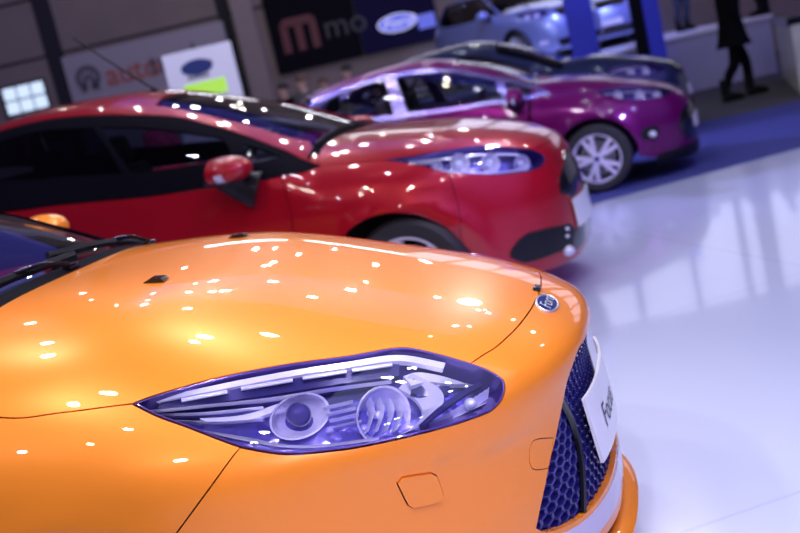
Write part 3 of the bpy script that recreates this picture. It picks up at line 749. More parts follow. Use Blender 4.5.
    strip(([(480, 378), (462, 388), (440, 404), (420, 424)], [(484, 380), (466, 391), (445, 407), (425, 427)]), 0, 0, .012, .016, 'dark_divider', M_LAMPDARK)
    strip(([(404, 366), (420, 362), (444, 366), (478, 377)], [(412, 380), (428, 376), (448, 378), (478, 379)]), 0, 0, .030, .018, 'upper_bezel', M_LAMPCHROME)
    strip(([(452, 384), (430, 386), (412, 382)], [(452, 377), (432, 375), (414, 371)]), 0, 0, .034, .022, 'dark_slot', M_LAMPDARK)
    m = MB(); nu, nv = 26, 16; V = []
    A0, A1, B0, B1 = (493, 378), (500, 397), (432, 420), (446, 424)
    for i in range(nu+1):
        u = i/nu
        for j in range(nv+1):
            v = j/nv; p = ((A0[0]*(1-u)+B0[0]*u)*(1-v)+(A1[0]*(1-u)+B1[0]*u)*v, (A0[1]*(1-u)+B0[1]*u)*(1-v)+(A1[1]*(1-u)+B1[1]*u)*v)
            V.append(I(p, .030+.020*math.sin(PI*v)+.0035*((i+j) % 2)))
    m.add(V, [(i*(nv+1)+j, (i+1)*(nv+1)+j, (i+1)*(nv+1)+j+1, i*(nv+1)+j+1) for i in range(nu) for j in range(nv)]); out(m, 'turn_signal', M_LAMPCLEAR, hl)
    m = MB(); o = I((474, 398), .026); m.ellipsoid(o, (.016, .013, .013)); out(m, 'bulb', M_BULB, hl)
for s in (-1, 1): headlight(orange, OB, HL, s, orange_lamp)
# interior glimpsed through the screen
m = MB(); m.box((-1.86, 0, .86), (.55, 1.30, .16), roty(.06), bev=.05); m.box((-2.02, .36, .96), (.2, .36, .1), bev=.04); m.build('dashboard', M_TRIM, orange)
for y in (-.36, .36): seat(orange, -2.55, y, .50)
steering(orange, (-2.22, .36, .90))
# ================================================================== RED HATCHBACK
RB = Body(loc=(-.237, 3.32, 0), rz=-.083,
    hood=Cub([(-2.4, 1.12), (-1.9, 1.15), (-1.5, 1.145), (-1.2, 1.125), (-.8, 1.068), (-.5, 1.01), (-.3, .955), (-.15, .893), (0, .80)]),
    hdrop=lambda x: .15+0*x, hy=.80, hp=4.0,
    cab=Cub([(-4.6, 1.30), (-4.2, 1.55), (-3.8, 1.66), (-3.4, 1.695), (-3.0, 1.69), (-2.6, 1.645), (-2.3, 1.565), (-1.8, 1.365), (-1.32, 1.128), (-1.05, .96), (-.8, .74)]),
    cdrop=lambda x: .085+0*x, cy=.64, cp=2.6, ck=.03,
    W=Cub([(.05, .85), (.2, .895), (.4, .92), (.6, .93), (.75, .925), (.9, .905), (1.0, .89), (1.1, .86), (1.3, .77), (1.55, .655), (1.7, .57)]),
    wx=lambda x: 1.0-.05*np.clip((-3.2-x)/1.2, 0, 1)**2,
    nose=Cub([(.08, -.12), (.2, -.075), (.3, -.05), (.4, -.045), (.5, -.05), (.6, -.058), (.7, -.075), (.8, -.105), (.88, -.165), (.95, -.3), (1.05, -.6)]),
    rear=Cub([(.2, -4.15), (.6, -4.23), (1.0, -4.2), (1.3, -4.05), (1.6, -3.9)]),
    L=1.3, Lr=.9, n=2.5, k=.06)
RX, RZ, RR = -.87, .30, .415
RB.feat = [_arch(RX, RZ, RR+.015, .016, .05)]
B = RB
red = empty('red_car', B.loc, B.rz, 'glossy red hatchback parked right behind the orange car', 'car')
HLr = [[(385, 160), (402, 157.5), (420, 155), (440, 151), (457, 148.5), (482, 145.5), (508, 147.5), (536, 151)], [(536, 151), (543, 155), (545, 160), (542, 166), (534, 170)], [(534, 170), (525, 172), (495, 174.7), (448, 173), (420, 165.5), (400, 162), (385, 160)]]
cow = (310, 141)
panel(B, 'hood', [[(321, 166), (352, 163), (385, 160)], [(385, 160), (402, 157.5), (420, 155), (440, 151), (457, 148.5), (482, 145.5), (508, 147.5), (534, 150)], [(534, 150), (541, 146), (549, 141), (-.175, -.2, None), (-.165, 0, None)], [(-.165, 0, None), (-.5, 0, None), (-1.0, 0, None), (-1.31, 0, None)],
      [(-1.31, 0, None), (-1.32, -.3, None), (-1.325, -.6, None), (-1.32, -.72, None)], [(-1.32, -.72, None), (315, 152), (321, 166)]], M_RED, red, h=.06, mirror=True, gap=.003)
archp = [(346, 233), (356, 225), (369, 218), (384, 214), (399, 213), (416, 215), (431, 220), (447, 228.5), (461, 241)]
panel(B, 'front_fender', [[(281, 176), (300, 173), (321, 165.5)], [(321, 165.5), (352, 163), (385, 160)], [(385, 160), (400, 162), (420, 165.5), (448, 173)], [(448, 173), (458, 205), (461, 241)], archp[::-1], [archp[0], (RX-RR*.98, None, .34), (RX-RR, None, .2)], [(RX-RR, None, .2), (-1.43, None, .22)], [(-1.43, None, .22), (297, 250), (293, 228), (288, 200), (281, 176)]], M_RED, red, both=True, h=.06, gap=.002)
panel(B, 'front_bumper', [[(534, 150), (541, 146), (549, 141), (-.175, -.2, None), (-.165, 0, None)], [(-.165, 0, None), (None, 0, .76), (None, 0, .5), (None, 0, .2)], [(None, 0, .2), (None, -.3, .19), (None, -.55, .2), (-.40, None, .22), (RX+RR, None, .24)], [(RX+RR, None, .24), (461, 241)], [(461, 241), (458, 205), (448, 173)], [(448, 173), (495, 174.7), (525, 172), (534, 170)], [(534, 170), (542, 166), (545, 160), (543, 155), (534, 150)]], M_RED, red, mirror=True, h=.05, gap=.0015, flange=.03)
panel(B, 'upper_grille', [[(566, 149), (572, 155), (576, 170)], [(576, 170), (577, 182), (574, 197)], [(574, 197), (560, 193.5)], [(560, 193.5), (560, 175), (566, 149)]], M_GLOSSBLACK, red, both=True, h=.03, lift=.005, flange=.03, gap=0)
panel(B, 'fog_light_recess', [[(527, 233), (549, 228), (570, 223.5)], [(570, 223.5), (574.5, 231), (571, 243), (561, 250.5)], [(561, 250.5), (545, 257), (524, 263)], [(524, 263), (510, 256), (516, 243), (527, 233)]], M_BLACK, red, both=True, h=.03, lift=.005, flange=.03, gap=0)
panel(B, 'lower_grille', [[(None, 0, .36), (None, -.20, .36), (None, -.30, .34)], [(None, -.30, .34), (None, -.33, .28), (None, -.28, .24)], [(None, -.28, .24), (None, 0, .235)], [(None, 0, .235), (None, 0, .36)]], M_GLOSSBLACK, red, mirror=True, h=.04, lift=.005, flange=.03, gap=0)
for q_, r_ in (((567, 250.5), .038), ((566, 229), .014), ((566, 236), .014)):
    P = np.array(B.cast([q_])[0]); m = MB(); m.ellipsoid(P+B.nrm(P[None])[0]*.008, (r_, r_, r_*.8)); m.build('fog_light', M_LAMPCLEAR, red)
panel(B, 'front_door', [[(281, 176.5), (262, 180), (197, 189.5), (150, 196.5), (60, 205)], [(60, 205), (-2.86, None, .8), (-2.83, None, .26)], [(-2.83, None, .26), (-1.43, None, .22)], [(-1.43, None, .22), (297, 250), (293, 228), (288, 200), (281, 176.5)]], M_RED, red, both=True, h=.09, gap=.003)
rra = [(-3.55+RR*math.cos(a), None, RZ+RR*math.sin(a)) for a in np.linspace(math.radians(170), math.radians(10), 12)]
panel(B, 'rear_quarter', [[(60, 205), (0, 212), (-3.7, None, 1.2), (-4.0, None, 1.22)], [(-4.0, None, 1.22), (-4.13, None, .7), (-4.08, None, .25)], [(-4.08, None, .25)]+rra, [rra[-1], (-3.0, None, .26), (-2.83, None, .26)], [(-2.83, None, .26), (-2.86, None, .8), (60, 205)]], M_RED, red, both=True, h=.09, gap=.003)
railU = [(310, 141), (290, 137.5), (252, 126), (215, 117), (177, 108.7), (147, 105), (110, 105.5), (60, 111), (0, 124), (-60, 141)]
railL = [(-60, 151), (0, 131), (60, 117.5), (100, 115), (140, 114.7), (177, 117), (215, 126), (245, 135), (271, 145), (290, 152.5), (321, 165.5)]
panel(B, 'roof_rail', [railU, [railU[-1], railL[0]], railL, [railL[-1], (315, 152), (310, 141)]], M_RED, red, both=True, h=.05, gap=.001)
panel(B, 'roof', [[(-2.44, 0, None), (-3.0, 0, None), (-3.6, 0, None), (-4.0, 0, None)], [(-4.0, 0, None), (-3.98, -.3, None), (-3.9, -.56, None)], [(-3.9, -.56, None), (-60, 141), (0, 124), (60, 111), (110, 105.5), (147, 105)], [(147, 105), (-2.40, -.4, None), (-2.44, -.2, None), (-2.44, 0, None)]], M_RED, red, mirror=True, h=.08, gap=.002)
panel(B, 'windscreen', [[(-1.325, 0, None), (-1.9, 0, None), (-2.43, 0, None)], [(-2.43, 0, None), (-2.43, -.2, None), (-2.39, -.4, None), (148, 105.5)], [(148, 105.5), (177, 109.2), (215, 117.5), (252, 126.5), (290, 138), (309, 141)], [(309, 141), (-1.335, -.6, None), (-1.33, -.3, None), (-1.325, 0, None)]], M_SCREEN, red, mirror=True, h=.07, lift=-.006, gap=.004, flange=0)
GF = [[(100, 127), (140, 127.5), (175, 131), (223, 138)], [(223, 138), (228, 147), (231, 158)], [(231, 158), (190, 167), (131, 173)], [(131, 173), (115, 149), (100, 127)]]
GQ = [[(243, 143.5), (262, 149), (281, 156)], [(281, 156), (266, 160), (252, 163)], [(252, 163), (247, 153), (243, 143.5)]]
GRr = [[(93, 127.5), (40, 131), (0, 142), (-50, 158)], [(-50, 158), (-50, 185)], [(-50, 185), (20, 180), (60, 177), (122, 173.5)], [(122, 173.5), (108, 150), (93, 127.5)]]
DLO = [railL[:], [(321, 165.5), (300, 173), (281, 176)], [(281, 176), (262, 179.5), (197, 189), (150, 196), (60, 204.5), (0, 211), (-60, 219)], [(-60, 219), (-60, 151)]]
panel(B, 'window_frame', DLO, M_FRAMEBLACK, red, holes=[GF, GQ, GRr], h=.06, lift=-.002, gap=.001)
GFf = [[(100, 127), (140, 127.5), (175, 131), (223, 138)], [(223, 138), (232, 154), (237, 176)], [(237, 176), (197, 183), (131, 192)], [(131, 192), (115, 155), (100, 127)]]
panel(B, 'window_frame', DLO, M_FRAMEBLACK, red, holes=[GFf, GQ, GRr], h=.06, lift=-.002, gap=.001, flip=True)
panel(B, 'front_side_window', GFf, M_GLASS, red, h=.06, lift=-.008, gap=-.002, flange=0, flip=True)
panel(B, 'front_side_window', GF, M_GLASS, red, h=.06, lift=-.008, gap=-.002, flange=0)
panel(B, 'quarter_window', GQ, M_GLASS, red, both=True, h=.06, lift=-.008, gap=-.002, flange=0)
panel(B, 'rear_side_window', GRr, M_DARKGLASS, red, both=True, h=.06, lift=-.008, gap=-.002, flange=0)
cl = MB(); V = []; ys = np.linspace(-.70, .70, 21)
for y in ys:
    for dx, dz in ((0.0, -.006), (-.03, .004), (-.06, .010)):
        q = B.cast([(-1.318+dx, y, None)])[0]; V.append((q[0], q[1], q[2]+dz-.004))
cl.add(V, [(3*i+k, 3*i+3+k, 3*i+4+k, 3*i+1+k) for i in range(20) for k in range(2)], 0, True); cl.build('cowl_panel', M_COWL, red)
wiper(red, B, [B.cast([(-1.37, y, None)])[0] for y in (-.55, -.2, .1)], .02)
wiper(red, B, [B.cast([(-1.37, y, None)])[0] for y in (.05, .3, .58)], .02)
chassis(B, red, -4.05, -.65, .60, .88)
for s in (-1, 1):
    for x in (RX, -3.55): wheel(red, (x, s*.80, .335), .335, .21, s, M_ALLOY)
mc = np.array(B.R.T@(on_y(222, 171.5, 2.46)-B.loc)); print('red mirror', mc)
ft = np.array(B.cast([(258, 190)])[0])
mirror_unit(red, M_RED, mc, (.17, .125, .078), ft+np.array((0, .0, 0)), -1)
mirror_unit(red, M_RED, mc*np.array((1, -1, 1)), (.17, .125, .078), ft*np.array((1, -1, 1)), 1)
q = np.array(B.cast([(-2.62, 0, None)])[0]); tip = B.R.T@(on_y(73, 38, 3.32+.28)-B.loc); m = MB()
m.lathe([(0, .03), (.018, .022), (.03, 0), (.03, -.01)], q, (0, 0, 1), 16); m.tube([q+np.array((0, 0, .01)), q*.5+tip*.5, tip], [.0075, .006, .005], 8); m.build('roof_aerial', M_BLACK, red)
car_plate(red, B, -.26, .26, .36, .52, .02, None)
def simple_lamp(B, segs, bowls, fins):
    def build(hl, out):
        for p, r in bowls:
            o = inset(B, p, .03); m = MB(); a = np.array((.66, -.72, .12)); a /= np.linalg.norm(a)
            m.lathe([(r*1.08, .004), (r*1.08, 0), (r, 0)]+[(r*math.sqrt(max(0, 1-q)), -.05*q) for q in np.linspace(.08, .97, 8)], o, a, 24); out(m, 'reflector_bowl', M_REFLECTOR, hl)
            m = MB(); m.ellipsoid(o-a*.015, (r*.42, r*.42, r*.42)); out(m, 'bulb', M_BULB, hl)
        for pts, w in fins:
            A = [inset(B, p, .03) for p in pts]; m = MB(); m.tube(catmull(A, .04), w, 8, flat=.6); out(m, 'chrome_fin', M_LAMPCHROME, hl)
    return build
rl = simple_lamp(B, HLr, [((460, 160), .052), ((492, 160), .052), ((525, 161), .045), ((436, 162), .03)], [([(425, 164), (460, 170.5), (500, 171), (530, 167)], .012), ([(405, 159), (440, 155), (480, 150), (520, 151)], .010), ([(395, 160.5), (415, 160), (440, 158)], .008)])
for s in (-1, 1): headlight(red, B, HLr, s, rl)
m = MB(); m.box((-1.92, 0, .98), (.7, 1.36, .16), roty(.05), bev=.05); m.box((-2.05, .38, 1.07), (.22, .36, .1), bev=.04); m.build('dashboard', M_TRIM, red)
for y in (-.38, .38): seat(red, -2.85, y, .50, sc=1.05)
m = MB(); m.box((-3.55, 0, .72), (.5, 1.25, .2), bev=.07); m.build('rear_bench', M_SEAT, red)
m = MB(); m.box((-3.85, 0, 1.05), (.16, 1.2, .55), roty(-.25), bev=.07); m.build('rear_backrest', M_SEAT, red)
steering(red, (-2.32, .38, 1.02))
# ================================================================== MAGENTA HATCHBACK
PB = Body(loc=(.543, 7.345, 0), rz=-.045,
    hood=Cub([(-2.4, 1.04), (-1.9, 1.075), (-1.5, 1.07), (-1.2, 1.045), (-.8, .975), (-.5, .90), (-.3, .83), (-.14, .745), (0, .64)]),
    hdrop=lambda x: .13+0*x, hy=.74, hp=4.0,
    cab=Cub([(-4.5, .97), (-4.25, 1.16), (-3.9, 1.345), (-3.4, 1.455), (-2.9, 1.50), (-2.4, 1.488), (-2.05, 1.415), (-1.65, 1.225), (-1.35, 1.045), (-1.1, .90), (-.8, .72)]),
    cdrop=lambda x: .075+0*x, cy=.6, cp=2.6, ck=.03,
    W=Cub([(.05, .80), (.2, .84), (.4, .865), (.6, .875), (.75, .868), (.9, .84), (1.0, .812), (1.1, .77), (1.25, .695), (1.5, .56)]),
    wx=lambda x: 1.0-.06*np.clip((-3.0-x)/1.3, 0, 1)**2,
    nose=Cub([(.08, -.06), (.2, -.03), (.3, -.025), (.45, -.02), (.55, -.035), (.65, -.075), (.72, -.13), (.8, -.27), (.9, -.55)]),
    rear=Cub([(.2, -4.25), (.6, -4.33), (1.0, -4.3), (1.2, -4.1), (1.4, -3.7)]),
    L=1.3, Lr=.9, n=2.5, k=.06)
PX, PZ, PR = -.885, .30, .36
PB.feat = [_arch(PX, PZ, PR+.015, .016, .05)]
B = PB
purple = empty('magenta_car', B.loc, B.rz, 'dark magenta hatchback with five-spoke wheel showing, parked on the blue carpet behind the red car', 'car')
HLp = [[(595, 90.5), (612, 88), (630, 86.5), (650, 87), (672, 89)], [(672, 89), (671, 93), (663, 97)], [(663, 97), (645, 99.5), (625, 99.5), (606, 96), (595, 90.5)]]
panel(B, 'hood', [[(551, 92), (575, 90.5), (595, 90.5)], [(595, 90.5), (612, 88), (630, 86.5), (650, 87), (668, 88.4)], [(668, 88.4), (-.19, -.4, None), (-.15, -.2, None), (-.145, 0, None)], [(-.145, 0, None), (-.5, 0, None), (-1.0, 0, None), (-1.36, 0, None)], [(-1.36, 0, None), (-1.37, -.4, None), (-1.38, -.68, None)], [(-1.38, -.68, None), (551, 92)]], M_PURPLE, purple, h=.08, mirror=True, gap=.003)
pa = [(PX+PR*math.cos(a), None, PZ+PR*math.sin(a)) for a in np.linspace(math.radians(185), math.radians(-8), 17)]
panel(B, 'front_fender', [[(-1.37, None, .95), (551, 92)], [(551, 92), (575, 90.5), (595, 90.5)], [(595, 90.5), (606, 96), (618, 98.6)], [(618, 98.6), (622, 112), pa[11]], pa[:12][::-1], [pa[0], (-1.38, None, .22)], [(-1.38, None, .22), (-1.40, None, .6), (-1.37, None, .95)]], M_PURPLE, purple, both=True, h=.07)
panel(B, 'front_bumper', [[(668, 88.4), (-.19, -.4, None), (-.15, -.2, None), (-.145, 0, None)], [(-.145, 0, None), (-.03, 0, None), (None, 0, .45), (None, 0, .2)], [(None, 0, .2), (None, -.3, .2), (None, -.5, .2), (-.4, None, .2), pa[-1]], [pa[-1]]+pa[11:-1][::-1], [pa[11], (622, 112), (618, 98.6)], [(618, 98.6), (625, 99.5), (645, 99.5), (663, 97)], [(663, 97), (671, 93), (668, 88.4)]], M_PURPLE, purple, mirror=True, h=.06, flange=.03)
panel(B, 'lower_grille', [[(None, 0, .58), (None, -.3, .57), (None, -.46, .52)], [(None, -.46, .52), (None, -.5, .4), (None, -.42, .28)], [(None, -.42, .28), (None, 0, .26)], [(None, 0, .26), (None, 0, .58)]], M_GLOSSBLACK, purple, mirror=True, h=.05, lift=.005, flange=.03, gap=0)
panel(B, 'fog_light_recess', [[(643, 128), (657, 125)], [(657, 125), (659, 133), (654, 139)], [(654, 139), (643, 140)], [(643, 140), (641, 134), (643, 128)]], M_BLACK, purple, both=True, h=.04, lift=.005, flange=.03, gap=0)
P = np.array(B.cast([(652, 134)])[0]); m = MB(); m.ellipsoid(P+B.nrm(P[None])[0]*.01, (.035, .035, .03)); m.build('fog_light', M_BULB, purple)
panel(B, 'bumper_lip', [[(None, 0, .24), (None, -.3, .23), (None, -.55, .225), (-.38, None, .22)], [(-.38, None, .22), (-.39, None, .13)], [(-.39, None, .13), (None, -.5, .13), (None, 0, .14)], [(None, 0, .14), (None, 0, .24)]], M_BLACK, purple, mirror=True, h=.06, lift=.006, flange=.03, gap=0)
# glazed side: chrome surround, pillars, three windows
topo = [(551, 93), (547, 91.3), (525, 82), (495, 76.3), (457, 69), (440, 68.8), (420, 69.2), (399, 72.5), (372, 78.5), (345, 88), (314, 101)]
lowo = [(314, 101), (300, 112), (330, 124)]
belt = [(330, 124), (380, 121), (420, 116), (457, 110.5), (486, 105), (515, 101), (551, 93)]
G1 = [[(408, 113), (402, 95), (396, 78)], [(396, 78), (420, 73.8), (457, 73.2), (494, 80.5)], [(494, 80.5), (499, 91), (503, 99)], [(503, 99), (486, 101.5), (457, 106.3), (408, 113)]]
G2 = [[(327, 101), (348, 91), (372, 82.5), (385, 80)], [(385, 80), (389, 96), (394, 115)], [(394, 115), (360, 118), (335, 119)], [(335, 119), (320, 108), (327, 101)]]
G3 = [[(503, 82.8), (524, 86.5), (542, 92)], [(542, 92), (528, 95), (512, 97.5)], [(512, 97.5), (508, 90), (503, 82.8)]]
panel(B, 'window_surround', [topo, lowo, belt], M_SURROUND, purple, holes=[G1, G2, G3], both=True, h=.07, lift=.002, gap=.001, step=.03)
for nm, g in (('front_side_window', G1), ('rear_side_window', G2), ('quarter_window', G3)): panel(B, nm, g, M_GLASS, purple, both=True, h=.08, lift=-.006, gap=-.003, flange=0)
panel(B, 'front_door', [[(-1.39, None, .945), (515, 102.5), (486, 106.5), (457, 112), (402, 119.5)], [(402, 119.5), (-2.48, None, .6), (-2.42, None, .24)], [(-2.42, None, .24), (-1.40, None, .22)], [(-1.40, None, .22), (-1.42, None, .6), (-1.39, None, .945)]], M_PURPLE, purple, both=True, h=.1, gap=.004)
pra = [(-3.55+PR*math.cos(a), None, PZ+PR*math.sin(a)) for a in np.linspace(math.radians(175), math.radians(5), 12)]
panel(B, 'rear_door', [[(401, 119.7), (380, 122.5), (331, 125.5)], [(331, 125.5), (-3.25, None, .7), (-3.1, None, .24)], [(-3.1, None, .24), (-2.43, None, .24)], [(-2.43, None, .24), (-2.49, None, .6), (401, 119.7)]], M_PURPLE, purple, both=True, h=.1, gap=.004)
panel(B, 'rear_fender', [[(331, 125.5), (-3.8, None, 1.05), (-4.05, None, 1.05)], [(-4.05, None, 1.05), (-4.15, None, .7), (-4.12, None, .25)], [(-4.12, None, .25)]+pra, [pra[-1], (-3.12, None, .24)], [(-3.12, None, .24), (-3.26, None, .7), (331, 125.5)]], M_PURPLE, purple, both=True, h=.1, gap=.003)
gut = [(548, 91), (520, 77.5), (500, 71.5), (480, 66.8), (452, 63.5)]
panel(B, 'roof_rail', [[(551, 92)]+gut[1:]+[(420, 62), (390, 66), (350, 80), (310, 98)], [(310, 98), (314, 101)], [(314, 101), (345, 88), (372, 78.5), (399, 72.5), (420, 69.2), (440, 68.8), (457, 69), (495, 76.3), (525, 82), (547, 91.3), (551, 93)], [(551, 93), (551, 92)]], M_PURPLE, purple, both=True, h=.06, gap=.001)
panel(B, 'roof', [[(-2.13, 0, None), (-2.6, 0, None), (-3.3, 0, None), (-3.75, 0, None)], [(-3.75, 0, None), (-3.7, -.3, None), (310, 97.5)], [(310, 97.5), (350, 79.5), (390, 65.5), (420, 61.5), (452, 63)], [(452, 63), (-2.08, -.35, None), (-2.13, 0, None)]], M_PURPLE, purple, mirror=True, h=.09)
panel(B, 'windscreen', [[(-1.37, 0, None), (-1.7, 0, None), (-2.12, 0, None)], [(-2.12, 0, None), (-2.07, -.35, None), (453, 63.2)], [(453, 63.2), (480, 66.3), (500, 71), (520, 77), (549, 90)], [(549, 90), (-1.39, -.5, None), (-1.37, 0, None)]], M_SCREEN, purple, mirror=True, h=.08, lift=-.005, gap=.004, flange=0)
panel(B, 'tailgate', [[(-3.77, 0, None), (-4.0, 0, None), (-4.2, 0, None)], [(-4.2, 0, None), (-4.16, -.3, None), (-4.05, -.55, None)], [(-4.05, -.55, None), (-3.9, -.57, None), (-3.72, -.50, None)], [(-3.72, -.50, None), (-3.75, -.25, None), (-3.77, 0, None)]], M_DARKGLASS, purple, mirror=True, h=.08, lift=-.004)
chassis(B, purple, -4.1, -.65, .55, .80)
for s in (-1, 1):
    for x in (PX, -3.55): wheel(purple, (x, s*.765, .305), .305, .2, s, M_ALLOY)
mc = np.array(B.R.T@(on_y(512, 98, 6.47)-B.loc)); ft = np.array(B.cast([(520, 102)])[0]); print('purple mirror', mc, ft)
mirror_unit(purple, M_PURPLE, mc, (.10, .13, .085), ft, -1); mirror_unit(purple, M_PURPLE, mc*np.array((1, -1, 1)), (.10, .13, .085), ft*np.array((1, -1, 1)), 1)
car_plate(purple, B, -.26, .26, .36, .47, .02, None)
pl_ = simple_lamp(B, HLp, [((618, 93), .045), ((640, 93), .05), ((658, 93), .045)], [([(603, 92), (630, 89), (660, 89.5)], .010), ([(610, 96), (635, 97.5), (660, 95)], .010)])
for s in (-1, 1): headlight(purple, B, HLp, s, pl_)
m = MB(); m.box((-1.75, 0, .88), (.6, 1.25, .16), roty(.05), bev=.05); m.build('dashboard', M_TRIM, purple)
for y in (-.36, .36): seat(purple, -2.45, y, .52)
m = MB(); m.box((-3.55, 0, .9), (.16, 1.1, .55), roty(-.25), bev=.07); m.build('rear_backrest', M_SEAT, purple)
steering(purple, (-2.1, .36, .92))
# ================================================================== CARS FURTHER BACK
def plain_car(B, name, label, cow, rf, rr, tail, belt, zw, ax, axr, r, hw, paint, win_top, lampz, tint, cat='car', z0=0.0, plate=True):
    """cow/rf/rr: x of windscreen foot, roof front, roof rear at the centre; belt: height of window sill at cowl and rear"""
    t = empty(name, B.loc, B.rz, label, cat); AR = r+.06; S = lambda x, z: (x, None, z); T = lambda x, y: (x, y, None)
    b0, b1 = belt; hy = B.hy
    lamp = [[S(-.95, lampz+.07), S(-.7, lampz+.075), S(-.4, lampz+.04), (None, -.50, lampz+.02)], [(None, -.50, lampz+.02), (None, -.47, lampz-.05)], [(None, -.47, lampz-.05), S(-.4, lampz-.09), S(-.7, lampz-.02), S(-.95, lampz+.07)]]
    hx = -.17
    panel(B, 'hood', [[T(cow+.01, -hy*.93), S(-.95, lampz+.075)], [S(-.95, lampz+.075), S(-.7, lampz+.08), S(-.4, lampz+.045), (None, -.50, lampz+.025)], [(None, -.50, lampz+.025), T(hx-.02, -.25), T(hx, 0)], [T(hx, 0), T(-.5, 0), T(-1.0, 0), T(cow, 0)], [T(cow, 0), T(cow, -.4), T(cow+.01, -hy*.93)]], paint, t, h=.1, mirror=True, gap=.003)
    def arc(x, a0, a1, n): return [S(x+AR*math.cos(a), r+AR*math.sin(a)) for a in np.linspace(math.radians(a0), math.radians(a1), n)]
    ff = arc(ax, 50, 180, 9)
    panel(B, 'front_fender', [[T(cow+.01, -hy*.93), S(-.95, lampz+.075)], [S(-.95, lampz+.075), S(-.75, lampz-.01)], [S(-.75, lampz-.01), ff[0]], ff, [ff[-1], S(ax-AR, .22)], [S(ax-AR, .22), S(cow-.12, .22)], [S(cow-.12, .22), S(cow-.15, .6), S(cow-.12, b0)], [S(cow-.12, b0), T(cow+.01, -hy*.93)]], paint, t, both=True, h=.1)
    fb = arc(ax, 50, -5, 5)
    panel(B, 'front_bumper', [[(None, -.50, lampz+.025), T(hx-.02, -.25), T(hx, 0)], [T(hx, 0), (None, 0, .55), (None, 0, .2)], [(None, 0, .2), (None, -.4, .2), S(-.35, .2), fb[-1]], fb[::-1], [fb[0], S(-.75, lampz-.01)], [S(-.75, lampz-.01), S(-.4, lampz-.095), (None, -.47, lampz-.055)], [(None, -.47, lampz-.055), (None, -.50, lampz+.025)]], paint, t, mirror=True, h=.08, flange=.03)
    panel(B, 'upper_grille', [[(None, 0, lampz+.02), (None, -.40, lampz+.0)], [(None, -.40, lampz+.0), (None, -.34, lampz-.14)], [(None, -.34, lampz-.14), (None, 0, lampz-.15)], [(None, 0, lampz-.15), (None, 0, lampz+.02)]], M_GLOSSBLACK, t, mirror=True, h=.06, lift=.005, flange=.03, gap=0)
    panel(B, 'lower_grille', [[(None, 0, .42), (None, -.5, .40)], [(None, -.5, .40), (None, -.45, .26)], [(None, -.45, .26), (None, 0, .25)], [(None, 0, .25), (None, 0, .42)]], M_GLOSSBLACK, t, mirror=True, h=.07, lift=.005, flange=.03, gap=0)
    panel(B, 'fog_light', [[(None, -.62, .42), (None, -.72, .43)], [(None, -.72, .43), (None, -.72, .36)], [(None, -.72, .36), (None, -.62, .35)], [(None, -.62, .35), (None, -.62, .42)]], M_LAMPCLEAR, t, both=True, h=.05, lift=.006, flange=.02, gap=0)
    mid = -.5*(abs(cow)+abs(rr))-.15
    zt = win_top
    w1 = [[S(cow-.40, b0+.045), S(mid+.05, b0*.6+b1*.4+.035)], [S(mid+.05, b0*.6+b1*.4+.035), S(mid+.05, zt+.01)], [S(mid+.05, zt+.01), S(rf-.25, zt)], [S(rf-.25, zt), S(cow-.40, b0+.045)]]
    w2 = [[S(mid-.06, b0*.5+b1*.5+.035), S(rr+.05, b1+.04)], [S(rr+.05, b1+.04), S(rr+.25, zt-.03)], [S(rr+.25, zt-.03), S(mid-.06, zt+.01)], [S(mid-.06, zt+.01), S(mid-.06, b0*.5+b1*.5+.035)]]
    dlo = [[S(cow-.12, b0+.005), S(rf-.22, zt+.05)], [S(rf-.22, zt+.05), S(mid, zt+.065), S(rr+.3, zt+.03)], [S(rr+.3, zt+.03), S(rr-.06, b1)], [S(rr-.06, b1), S(mid, .5*(b0+b1)), S(cow-.12, b0+.005)]]
    panel(B, 'window_frame', dlo, M_GLOSSBLACK, t, holes=[w1, w2], both=True, h=.1, gap=.001)
    panel(B, 'front_side_window', w1, tint, t, both=True, h=.1, lift=-.006, gap=-.002, flange=0)
    panel(B, 'rear_side_window', w2, tint, t, both=True, h=.1, lift=-.006, gap=-.002, flange=0)
    panel(B, 'front_door', [[S(cow-.12, b0), S(mid, .5*(b0+b1)-.005)], [S(mid, .5*(b0+b1)-.005), S(mid-.04, .6), S(mid, .24)], [S(mid, .24), S(cow-.12, .22)], [S(cow-.12, .22), S(cow-.15, .6), S(cow-.12, b0)]], paint, t, both=True, h=.12, gap=.004)
    ra = arc(axr, 175, 5, 10); q = ra[-1]
    panel(B, 'rear_door', [[S(mid, .5*(b0+b1)-.005), S(rr+.12, b1-.005)], [S(rr+.12, b1-.005), S(axr+AR+.03, .62), S(axr+AR+.06, .24)], [S(axr+AR+.06, .24), S(mid, .24)], [S(mid, .24), S(mid-.04, .6), S(mid, .5*(b0+b1)-.005)]], paint, t, both=True, h=.12, gap=.004)
    panel(B, 'rear_fender', [[S(rr+.12, b1-.005), S(tail+.25, b1)], [S(tail+.25, b1), S(tail+.18, .7), S(tail+.2, .25)], [S(tail+.2, .25)]+ra, [q, S(axr+AR+.06, .24)], [S(axr+AR+.06, .24), S(axr+AR+.03, .62), S(rr+.12, b1-.005)]], paint, t, both=True, h=.12)
    tx = lambda y: y
    panel(B, 'windscreen', [[T(cow-.01, 0), T(.5*(cow+rf), 0), T(rf, 0)], [T(rf, 0), T(rf, -.3), T(rf+.04, -.55)], [T(rf+.04, -.55), T(.5*(cow+rf), -.64), T(cow-.03, -hy*.93)], [T(cow-.03, -hy*.93), T(cow-.01, -.4), T(cow-.01, 0)]], M_SCREEN, t, mirror=True, h=.1, lift=-.004, gap=.004, flange=0)
